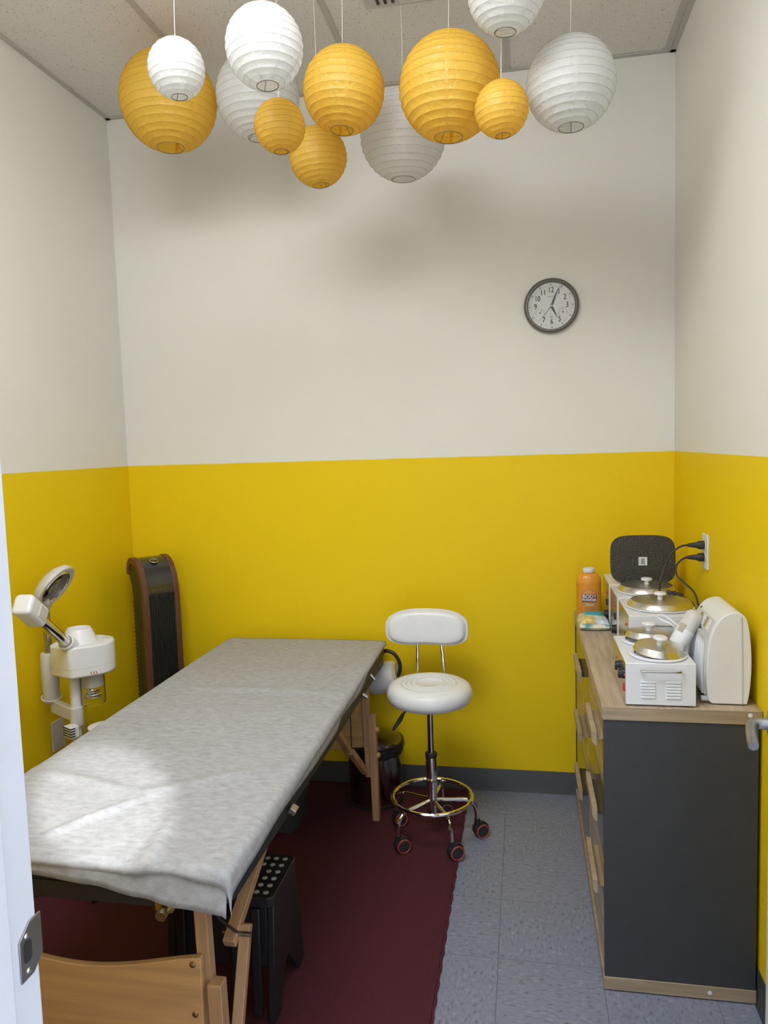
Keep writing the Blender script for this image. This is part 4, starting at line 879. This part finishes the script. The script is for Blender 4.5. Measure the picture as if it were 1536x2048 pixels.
for i in range(11):
    for j in range(6):
        x = SX1 - 0.028 - i * 0.027; y = SY0 + 0.025 + j * 0.034
        if j == 3 and i % 1 == 0 and (i % 3 == 2): continue
        if dm is None: dm = B().lathe([(0.0078, 0), (0.0078, 0.0009), (0.0068, 0.0014), (0, 0.0014)], (0, 0, 0), n=14).obj('grip_dot', M_dot, ss, origin=(0, 0, 0)); o = dm
        else: o = dm.copy(); C.objects.link(o); o.parent = ss
        o.location = Vector((x, y, SZ)) - Vector((-0.85, 1.97, 0.009))

# ------------------------------------------------------------------ tower fan in the corner
fo = Vector((-1.690, 3.165, 0.009))
tf = thing('tower_fan', 'black tower fan with reddish wood side strips standing in the back corner', 'fan', fo)
FM = Matrix.Translation(fo) @ Matrix.Rotation(math.radians(51), 4, 'Z') @ Matrix.Diagonal((0.92, 0.92, 0.985, 1))       # local: front faces -y
# side profile (y depth, z height); front edge y=-0.085
frp = [(-0.085, 0.05), (-0.085, 0.40), (-0.085, 0.80), (-0.083, 0.93), (-0.074, 0.995), (-0.055, 1.045), (-0.022, 1.083), (0.022, 1.102), (0.060, 1.102), (0.086, 1.082), (0.094, 1.05), (0.082, 1.015), (0.060, 0.98), (0.050, 0.94)]
frs = [tuple(v)[:2] for v in spline([(a, b, 0) for a, b in frp], 4)]
full_ = frs + [(0.050, 0.40), (0.050, 0.05)]
B().prism(full_, 'x', -0.089, 0.089).xf(FM).obj('housing', M_fblk, tf, bevel=0.004)
curve = [p for p in frs if p[1] < 1.2][:len(frs) - 10]
for s_ in (-1, 1):
    xa, xb = sorted((s_ * 0.094, s_ * 0.066)); vs_ = []; fs_ = []
    for k, (y, z) in enumerate(curve):
        a = Vector(curve[max(k - 1, 0)]); b = Vector(curve[min(k + 1, len(curve) - 1)]); tn = (b - a).normalized(); nn_ = Vector((-tn.y, tn.x))
        for (x, d) in ((xa, 0.010), (xb, 0.010), (xb, -0.02), (xa, -0.02)): vs_.append((x, y + nn_.x * d, z + nn_.y * d))
    m_ = len(curve)
    for k in range(m_ - 1):
        for i in range(4): fs_.append((k * 4 + i, k * 4 + (i + 1) % 4, (k + 1) * 4 + (i + 1) % 4, (k + 1) * 4 + i))
    fs_ += [(0, 1, 2, 3), tuple((m_ - 1) * 4 + i for i in range(4))]
    B().add(vs_, fs_).xf(FM).obj('wood_strip', M_fwood, tf, bevel=0.002)
gr_ = B()
for k in range(15): x = -0.062 + k * 0.00886; gr_.box(x - 0.0018, x + 0.0018, -0.0935, -0.084, 0.08, 0.945)
g_ = gr_.xf(FM).obj('grille_slats', M_fblk, tf, smooth=False); g_['kind'] = 'stuff'
cv2 = [p for p in curve if p[1] > 0.948]; vs_ = []; fs_ = []
for k, (y, z) in enumerate(cv2):
    a = Vector(cv2[max(k - 1, 0)]); b = Vector(cv2[min(k + 1, len(cv2) - 1)]); tn = (b - a).normalized(); nn_ = Vector((-tn.y, tn.x))
    for (x, d) in ((-0.066, 0.006), (0.066, 0.006), (0.066, -0.01), (-0.066, -0.01)): vs_.append((x, y + nn_.x * d, z + nn_.y * d))
m_ = len(cv2)
for k in range(m_ - 1):
    for i in range(4): fs_.append((k * 4 + i, k * 4 + (i + 1) % 4, (k + 1) * 4 + (i + 1) % 4, (k + 1) * 4 + i))
fs_ += [(0, 1, 2, 3), tuple((m_ - 1) * 4 + i for i in range(4))]
cpn = B().add(vs_, fs_).xf(FM).obj('control_panel', M_fgl, tf)
B().ring((-0.002, -0.025, 1.096), (0, -0.35, 0.94), 0.019, 0.0022, 32, 8).xf(FM).obj('dial_ring', M_silver, cpn)
B().lathe([(0.016, 0), (0.015, 0.003), (0, 0.004)], (-0.002, -0.025, 1.093), (0, -0.35, 0.94), 24).xf(FM).obj('dial', M_fblk, cpn)
bb = B()
for k in range(8): bb.box(-0.048 + k * 0.0135, -0.042 + k * 0.0135, -0.0925, -0.0905, 0.968, 0.9705)
bb.xf(FM).obj('panel_marks', M_silver, cpn, smooth=False)
sl = B()
for k in range(40): z = 0.12 + k * 0.02; sl.box(-0.0915, -0.0885, -0.01, 0.048, z, z + 0.008)
so = sl.xf(FM).obj('side_vents', M_fblk, tf, smooth=False); so['kind'] = 'stuff'
B().lathe([(0.135, -0.0), (0.137, 0.012), (0.12, 0.030), (0.07, 0.045), (0.06, 0.055)], n=40).xf(FM).obj('base', M_fblk, tf)

# ------------------------------------------------------------------ facial steamer with magnifying lamp
fs0 = Vector((-1.60, 2.44, 0.0))
fm = thing('facial_steamer', 'white facial steamer with chrome arm and magnifying lamp behind the table', 'facial steamer', fs0)
plan = [(x_, y_) for x_, y_ in [(-1.700, 2.455), (-1.695, 2.425), (-1.680, 2.412), (-1.567, 2.372), (-1.475, 2.445), (-1.455, 2.480), (-1.452, 2.520), (-1.465, 2.560), (-1.50, 2.595), (-1.56, 2.615), (-1.64, 2.605), (-1.685, 2.57), (-1.70, 2.53)]]
plan = [(-1.722 + (x_ + 1.70) * 0.84, 2.372 + (y_ - 2.372) * 0.86) for x_, y_ in plan]
B().prism(plan, 'z', 0.778, 0.893).obj('body', M_wplas, fm, bevel=0.008, seg=3)
B().prism([(-1.5725 + (x + 1.5725) * 1.002, 2.47 + (y - 2.47) * 1.004) for x, y in plan], 'z', 0.812, 0.8135).obj('body_seam', M_wgray, fm)
B().lathe([(0.066, 0), (0.062, 0.008), (0.046, 0.046), (0.041, 0.054), (0.036, 0.054), (0.034, 0.045), (0, 0.040)], (-1.632, 2.475, 0.890), n=36).obj('filler_dome', M_wplas, fm)
B().box(-1.565, -1.532, 2.515, 2.54, 0.892, 0.8955).obj('vent_slot', M_wgray, fm, bevel=0.001)
bb = B()
for k in range(3): bb.beam((-1.556 + k * 0.007, 2.4155 + k * 0.0058, 0.797), (-1.554 + k * 0.007, 2.417 + k * 0.0058, 0.786), 0.002, 0.0025)
bb.obj('side_marks', M_red, fm, smooth=False)
A0 = Vector((-1.626, 2.400, 0.900)); A1 = Vector((-1.585, 2.215, 1.046)); ad_ = (A1 - A0).normalized()
A1 = A0 + (Vector((-1.600, 2.205, 1.045)) - A0); ad_ = (A1 - A0).normalized()
B().lathe([(0.030, -0.030), (0.031, 0.0), (0.028, 0.026), (0.024, 0.030), (0.022, 0.02)], A0, ad_, 28).obj('arm_socket', M_wplas, fm)
B().cyl(A0 + ad_ * 0.01, A1, 0.020, n=28).obj('steam_arm', M_chrome, fm)
qh = ad_.to_track_quat('Z', 'X').to_matrix().to_4x4(); HM = Matrix.Translation(A1) @ qh
bb = B().prism(rrect(-0.035, 0.035, -0.032, 0.032, 0.016, 5), 'z', -0.004, 0.115).xf(HM); hd_ = bb.obj('steam_head', M_wplas, fm, bevel=0.010, seg=3)
B().prism(rrect(-0.024, 0.024, -0.0345, 0.0345, 0.010, 4), 'z', 0.012, 0.060).xf(HM).obj('head_grip', M_wgray, hd_, bevel=0.003)
B().lathe([(0.016, 0), (0.015, 0.028), (0.010, 0.030), (0.006, 0.024), (0, 0.024)], HM @ Vector((0, 0, 0.085)), (-0.2, -0.35, -0.9), 20).obj('steam_nozzle', M_wplas, hd_)
B().cyl((-1.641, 2.44, 0.655), (-1.641, 2.44, 0.780), 0.0185, n=28).obj('post_sleeve', M_wplas, fm)
B().lathe([(0.023, 0.585), (0.0245, 0.588), (0.0245, 0.648), (0.023, 0.655), (0.019, 0.656)], (-1.641, 2.44, 0), n=28).obj('post_collar', M_wgray, fm)
B().cyl((-1.641, 2.44, 0.06), (-1.641, 2.44, 0.59), 0.0135, n=24).obj('post', M_wplas, fm)
for k in range(5):
    a = math.radians(20 + 72 * k); d = Vector((math.cos(a), math.sin(a), 0)); p0 = Vector((-1.641, 2.44, 0.075)); p1 = p0 + d * 0.20 + Vector((0, 0, -0.015))
    lg = B().beam(p0, p1, 0.032, 0.022).obj('base_leg', M_wgray, fm, bevel=0.004)
    B().lathe([(0.0, -0.011), (0.022, -0.010), (0.022, 0.010), (0, 0.011)], (p1.x, p1.y, 0.009 + 0.0225), d.cross(Vector((0, 0, 1))), 18).obj('caster', M_dark, lg)
    B().cyl((p1.x, p1.y, 0.035), (p1.x, p1.y, 0.062), 0.007, n=10).obj('caster_stem', M_dark, lg)
B().lathe([(0.042, 0.0), (0.043, -0.010), (0.043, -0.112), (0.039, -0.120), (0, -0.121), (0, -0.118), (0.037, -0.117), (0.0405, -0.110), (0.0405, -0.0)], (-1.590, 2.475, 0.778), n=40, caps=False).obj('glass_jar', M_glass, fm)
B().cyl((-1.608, 2.475, 0.778), (-1.608, 2.475, 0.672), 0.0075, n=14).obj('heating_stem', M_wplas, fm)
B().tube([(-1.590 + 0.029 * math.cos(t * 0.35), 2.475 + 0.029 * math.sin(t * 0.35), 0.682 + 0.00042 * t) for t in range(44)], 0.0034, 8).obj('heating_coil', M_chrome, fm)
B().lathe([(0.0392, 0), (0.0392, 0.045), (0, 0.045)], (-1.590, 2.475, 0.727), n=36).obj('jar_collar', M_wgray, fm)
# lamp bracket, sleeve, gooseneck and magnifier head
B().beam((-1.641, 2.44, 0.622), (-1.765, 2.485, 0.640), 0.026, 0.048).obj('lamp_bracket', M_wgray, fm, bevel=0.003)
LS = Vector((-1.774, 2.490, 0))
B().lathe([(0.024, 0.650), (0.029, 0.656), (0.031, 0.72), (0.031, 0.835), (0.027, 0.842), (0.014, 0.843)], LS, n=28).obj('lamp_sleeve', M_wgray, fm)
B().ring(LS + Vector((0, 0, 0.672)), (0.15, -0.2, 1), 0.035, 0.0028, 32, 8).obj('sleeve_loop', M_wplas, fm)
gp = [(0.0155 if k % 2 else 0.0125, 0.840 + 0.0045 * k) for k in range(40)]
B().lathe(gp, LS, n=20).obj('gooseneck', M_satin, fm, ang=180)
mc = Vector((-1.725, 2.485, 1.095)); mn = Vector((0.82, 0.02, -0.57)).normalized()
B().tube(spline([LS + Vector((0.0, 0, 1.01)), LS + Vector((0.012, -0.006, 1.035)), mc - Vector((0.03, -0.004, 0.055))], 4), [0.016] * 4 + [0.02] * 4 + [0.024], 14).obj('lamp_neck', M_wgray, fm)
mh = B().lathe([(0.0, -0.040), (0.035, -0.039), (0.066, -0.032), (0.088, -0.016), (0.094, 0.0), (0.092, 0.008), (0.086, 0.010), (0.066, 0.004)], mc, mn, 48, caps=False).obj('magnifier_head', M_wgray, fm)
B().ring(mc + mn * 0.005, mn, 0.066, 0.0035, 44, 8).obj('lens_rim', M_chrome, mh)
B().lathe([(0.0, -0.006), (0.064, 0.001), (0.064, 0.003), (0.0, 0.010)], mc, mn, 44).obj('lens', M_glass, mh)
B().tube(spline([(-1.682, 2.50, 0.78), (-1.676, 2.49, 0.72), (-1.655, 2.48, 0.66), (-1.650, 2.485, 0.60), (-1.68, 2.55, 0.45), (-1.80, 2.64, 0.44), (-1.85, 2.655, 0.45)], 6), 0.0035, 6).obj('power_lead', M_wgray, fm)
cl = B().box(-0.024, 0.024, -0.018, 0.018, -0.022, 0.022).xf(Matrix.Translation((-1.642, 2.405, 0.575)) @ Matrix.Rotation(math.radians(-28), 4, 'Z')).obj('clamp_knob', M_wplas, fm, bevel=0.004)
for k in range(4): B().box(-0.0255, 0.0255, -0.0195, 0.0, -0.014 + k * 0.0095, -0.010 + k * 0.0095).xf(Matrix.Translation((-1.642, 2.405, 0.575)) @ Matrix.Rotation(math.radians(-28), 4, 'Z')).obj('knob_groove', M_dark, cl, smooth=False)
B().lathe([(0.05, 0), (0.052, 0.004), (0.052, 0.018), (0.04, 0.022), (0, 0.022)], (-1.545, 2.45, 0.565), n=32).obj('tray_disc', M_wplas, fm)

o2 = thing('power_outlet', 'white wall outlet low on the left yellow wall behind the steamer', 'outlet', (XL, 2.655, 0.455))
B().prism(rrect(2.613, 2.697, 0.395, 0.517, 0.005), 'x', XL, XL + 0.006).obj('cover_plate', M_wplas, o2, bevel=0.002)
for z in (0.435, 0.477): B().prism(rrect(2.638, 2.672, z - 0.014, z + 0.014, 0.012), 'x', XL + 0.005, XL + 0.0075).obj('receptacle', M_wplas, o2)
